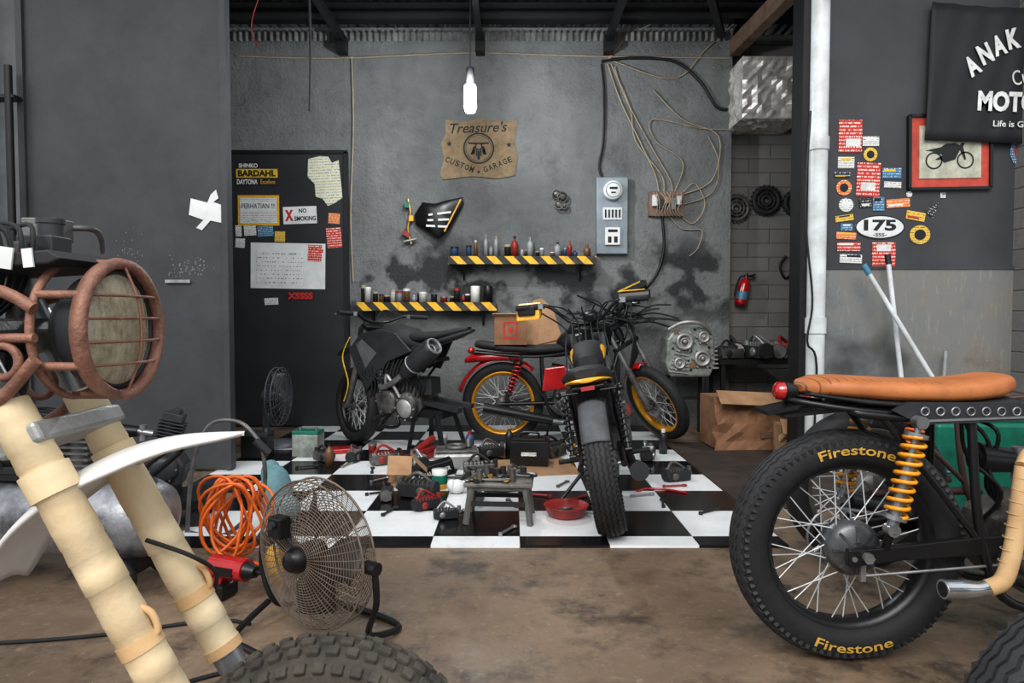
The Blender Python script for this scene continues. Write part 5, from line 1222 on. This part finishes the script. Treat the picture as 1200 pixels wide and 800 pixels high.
for k_ in range(22):
    x, y, a = [(.72, 3.6, 20), (.8, 3.45, 80), (.6, 3.95, 130), (.95, 3.8, 10), (-.02, 3.0, 60), (-.75, 3.65, 30), (.85, 4.25, 150), (-.9, 4.2, 100), (-.35, 4.0, 10), (.36, 3.55, 45), (-1.1, 4.35, 75), (.62, 4.4, 5),
               (-.3, 3.3, 15), (-.62, 3.3, 70), (.0, 3.45, 110), (.15, 3.6, 160), (-.8, 3.95, 50), (1.0, 3.3, 35), (1.05, 4.1, 95), (-1.35, 4.3, 20), (.3, 3.85, 60), (-.15, 3.85, 90)][k_]
    b = B([STEEL, MBLK, DALU, DRED, STEEL, MBLK][k_ % 6]); b.cyl((-.05, 0, .008), (.05, 0, .008), .006); b.torus((.06, 0, .008), (0, 0, 1), .011, .005, 12, 6); b.cyl((-.065, 0, .0), (-.065, 0, .014), .011, n=6)
    b.obj('spanner', label='loose greasy spanner dropped on the tiles', cat='tool', loc=(x, y, .013), rot=(0, 0, a), group='spanners on the tiles')
for k_, (x, y, kd, h, mi) in enumerate([(-.72, 4.15, 'bottle', .16, 1), (-.3, 4.65, 'spray_can', .18, 3), (-.52, 4.95, 'jar', .1, 5), (-1.6, 4.85, 'bottle', .14, 2), (-1.0, 4.68, 'jar', .09, 0), (-.02, 4.78, 'bottle', .2, 1), (.45, 4.72, 'jar', .12, 7), (-.6, 3.68, 'jar', .06, 1), (1.1, 4.75, 'spray_can', .18, 1), (-1.22, 4.36, 'bottle', .15, 4)]):
    bottle(kd, (x, y, .012), h, .03, mi, caps[k_ % 6], 'bottles standing on the tiles', 'small %s %s standing on the tiles' % (BCOL[mi], kd.replace('_', ' ')))

def fan_cage(parent, c, R, n_ring, n_rad, m, depth, ax=(0, 1, 0), wr=.0014):
    b = B(m); c = Vector(c)
    for sd in (-1, 1):
        for i in range(n_ring):
            q = R*(i+1.5)/(n_ring+.5); h = sd*depth*(1-.55*(q/R)**2.4) if q < R*.97 else sd*depth*.35
            b.torus(c+Vector((0, h, 0)), ax, min(q, R), wr, 44, 4)
        for i in range(n_rad):
            a = 2*pi*i/n_rad; P = []
            for q in (.12, .35, .6, .8, .93, 1.0):
                h = sd*depth*(1-.55*q**2.4) if q < .97 else sd*depth*.35; P.append(c+Vector((R*q*cos(a), h, R*q*sin(a))))
            b.tube(P, wr, 4)
    for hh_ in (-depth*.35, depth*.35): b.torus(c+Vector((0, hh_, 0)), ax, R+.002, wr*2.6, 44, 6)
    for i in range(12): a = 2*pi*i/12; b.cyl(c+Vector(((R+.002)*cos(a), -depth*.35, (R+.002)*sin(a))), c+Vector(((R+.002)*cos(a), depth*.35, (R+.002)*sin(a))), wr*1.5, n=5)
    return b.obj('cage', parent)
def fan_blades(parent, c, R, n, m):
    for k_ in range(n):
        b = B(m); a0 = 2*pi*k_/n; vs = []
        for i in range(7):
            q = R*(.15+.8*i/6); wd = .3+.3*sin(pi*min(1, i/5))
            for j in range(5):
                s_ = -1+2*j/4; a = a0+s_*wd*.9; vs.append(Vector((c[0]+q*cos(a), c[1]+.03*s_*(.5+i/8), c[2]+q*sin(a))))
        b.add(vs, [(i*5+j, i*5+j+1, (i+1)*5+j+1, (i+1)*5+j) for i in range(6) for j in range(4)], True); b.obj('blade', parent, solid=.003)
r = T('standing_fan', 'dark grey round fan standing against the board', 'fan', (-1.8, 5.05, .012), (0, 0, 88))
fan_cage(r, (0, 0, .38), .22, 8, 20, GREYW, .06, wr=.0022); fan_blades(r, (0, 0, .38), .19, 4, GREYW)
b = B(GREYW); b.cyl((0, .02, .38), (0, .12, .38), .05); b.bar((0, .1, .38), (0, .1, .03), .04, .04); b.lathe([(.16, 0), (.15, .03), (.03, .05), (0, .05)]); b.obj('stand', r)

# ------------------------------------------------------------ left front clutter
r = T('floor_fan', 'industrial drum floor fan with brown wire cage', 'fan', (-.615, 2.03, 0), (0, 0, -32))
zc = .265; Rc = .228
fan_cage(r, (0, 0, zc), Rc, 26, 48, WIREM, .07, wr=.0014); fan_blades(r, (0, 0, zc), Rc*.9, 4, FANB)
b = B(BLK); b.lathe([(0, -.02), (.038, -.02), (.044, .02), (.04, .08), (.032, .095), (.026, .105), (0, .105)], (0, 0, zc), (0, -1, 0), 24); b.obj('motor', r)
b = B(BLK); b.box((-.05, -.095, zc+.1), (.055, .045, .065)); b.mat(GREYP); b.cyl((-.05, -.118, zc+.11), (-.05, -.13, zc+.11), .012); b.bar((-.04, -.08, zc+.07), (0, -.05, zc), .015, .015); b.obj('switch_box', r, bevel=.006)
b = B(BLK)
b.tube(cr([(-Rc-.02, 0, zc+.02), (-Rc-.03, 0, zc-.1), (-Rc+.02, .02, .05), (-.2, .16, .012), (-.1, .19, .012), (.1, .19, .012), (.2, .16, .012), (Rc-.02, .02, .05), (Rc+.03, 0, zc-.1), (Rc+.02, 0, zc+.02)], 6), .010)
b.tube(cr([(-Rc+.0, 0, .06), (-.2, -.15, .012), (-.1, -.18, .012), (.1, -.18, .012), (.2, -.15, .012), (Rc, 0, .06)], 6), .010)
for sx in (-1, 1): b.cyl((sx*(Rc-.01), 0, zc), (sx*(Rc+.035), 0, zc), .02)
b.obj('stand', r)
b = B(ORG)
for i in range(12):
    P = []; a_ = random.uniform(.06, .125); c_ = random.uniform(.13, .175); ox = random.uniform(-.04, .03); oy = -.08+.013*i; tl_ = random.uniform(-.4, .4)
    for j in range(26):
        t = 2*pi*j/26; x = a_*cos(t)*(1+.25*sin(2*t+i)); z = c_*sin(t); P.append(Vector((ox+x*cos(tl_)-z*sin(tl_), oy+.04*sin(t+i), x*sin(tl_)*.6+z*cos(tl_)+.185)))
    b.tube(P, .0065, 8, True)
b.tube(cr([(.05, -.06, .02), (.16, -.1, .012), (.2, .0, .012), (.1, .1, .012)]), .0065)
b.obj('hose_coil', label='orange rubber air hose coiled in loops', cat='hose', loc=(-1.12, 2.66, 0.01))
r = T('air_compressor', 'scuffed silver air compressor tank on wheels', 'compressor', (-1.68, 2.45, 0), (0, 0, -6))
b = B(TANKS); L = .42
b.lathe([(0, -L), (.06, -L+.005), (.12, -L+.035), (.145, -L+.09), (.15, -L+.12), (.15, L-.12), (.145, L-.09), (.12, L-.035), (.06, L-.005), (0, L)], (0, 0, .26), (1, 0, 0), 32); b.obj('tank', r)
for x in (-.3, .3):
    for y in (-.14, .14):
        b = B(RUB); b.lathe([(.03, -.02), (.07, -.02), (.075, 0), (.07, .02), (.03, .02)], (x, y, .075), (0, 1, 0), 22, True); b.mat(ALU); b.cyl((x, y-.022, .075), (x, y+.022, .075), .032); b.obj('castor_wheel', r)
for x in (-.3, .3): b = B(BEAMM); b.bar((x, -.12, .075), (x, .12, .075), .02, .03); b.bar((x, 0, .08), (x, 0, .14), .06, .12); b.obj('axle', r)
b = B(BEAMM); b.box((-.05, 0, .415), (.5, .18, .02)); b.obj('base_plate', r)
b = B(MBLK); b.cyl((-.28, 0, .51), (-.06, 0, .51), .085, n=24); b.box((-.17, 0, .43), (.16, .14, .04)); b.obj('motor', r, bevel=.004)
b = B(DALU); b.cyl((.08, 0, .42), (.08, 0, .58), .05)
for i in range(6): b.box((.08, 0, .46+.022*i), (.13, .13, .008))
b.obj('pump_head', r)
b = B(BRASS); b.lathe([(0, 0), (.03, 0), (.03, .02), (.0, .022)], (.26, -.05, .5), (0, -1, 0), 18); b.cyl((.26, -.02, .4), (.26, -.02, .5), .01); b.cyl((.26, -.03, .49), (.4, -.03, .5), .009); b.obj('gauge', r)
b = B(BEAMM); b.tube(cr([(.3, -.08, .4), (.42, -.08, .5), (.44, 0, .52), (.42, .08, .5), (.3, .08, .4)]), .011); b.obj('handle', r)
b = B(MBLK); 
for i in range(3): b.tube(cr([(-.3+.1*i, -.05, .4), (-.25+.1*i, -.12, .6+.03*i), (-.05+.1*i, -.1, .66), (.1+.08*i, .0, .52)]), .008)
b.obj('air_line', r, kind='stuff')
r = T('cordless_drill', 'red and black cordless drill lying on concrete', 'power tool', (-.98, 2.3, 0), (0, 0, -20))
b = B(RED); b.cyl((-.1, 0, .11), (.05, 0, .11), .04); b.bar((-.06, 0, .1), (-.09, 0, .03), .04, .05); b.obj('body', r, bevel=.004)
b = B(BLK); b.cyl((.05, 0, .11), (.09, 0, .11), .032, .02); b.cyl((.09, 0, .11), (.12, 0, .11), .008); b.box((-.02, -.036, .11), (.08, .012, .03)); b.obj('chuck', r)
b = B(BLK); b.box((-.09, 0, .03), (.13, .08, .05)); b.obj('battery_pack', r, bevel=.006)
b = B(YEL); b.lathe([(0, 0), (.035, 0), (.04, .05), (.025, .12), (.012, .14), (0, .14)], n=16); b.obj('squeeze_bottle', label='small yellow squeeze bottle beside the fan', cat='bottle', loc=(-.9, 2.44, 0))
r = T('engine_unit', 'dark bare engine unit on a low dolly', 'engine', (-1.72, 3.15, .14), (0, 0, 15)); engine(r, 0, .12, .75, GREYP)
b = B(BEAMM); b.box((0, 0, -.02), (.5, .3, .04)); b.box((0, 0, .03), (.2, .14, .08)); b.obj('dolly', r)
for x in (-.2, .2):
    for y in (-.11, .11): b = B(RUB); b.cyl((x, y-.02, -.09), (x, y+.02, -.09), .05); b.obj('castor_wheel', r)
b = B(DALU); b.tube(cr([(0, 0, .01), (.02, .02, .3), (.1, .02, .5), (.25, 0, .52), (.36, -.02, .42)]), .01); b.tube(cr([(.0, .0, .01), (.2, -.03, .012), (.36, -.02, .2), (.36, -.02, .42)]), .01); b.mat(MBLK); b.cyl((.33, -.02, .44), (.39, -.02, .38), .018)
b.obj('bent_handlebar', label='bent metal handlebar standing on the concrete', cat='motorcycle part', loc=(-1.5, 3.0, 0))
b = B(TEAL); b.ball((0, 0, .14), (.08, .07, .14)); b.ball((.05, -.03, .07), (.08, .07, .07)); b.ball((-.03, .02, .23), (.05, .045, .07)); b.obj('rag_heap', label='pale blue cloth draped near the hose coil', cat='cloth', loc=(-1.16, 3.2, 0))
for pts, l in (([(-1.3, 1.45, .006), (-.9, 1.75, .006), (-.75, 1.82, .006), (-.6, 1.78, .006)], 'black power cable lying across the concrete'), ([(-2.2, 1.9, .006), (-1.4, 2.0, .006), (-1.0, 2.12, .006), (-.85, 2.1, .006)], 'black power cable lying across the concrete')):
    b = B(RUB); b.tube(cr(pts, 10), .006, 6); b.obj('power_cable', label=l, cat='cable')
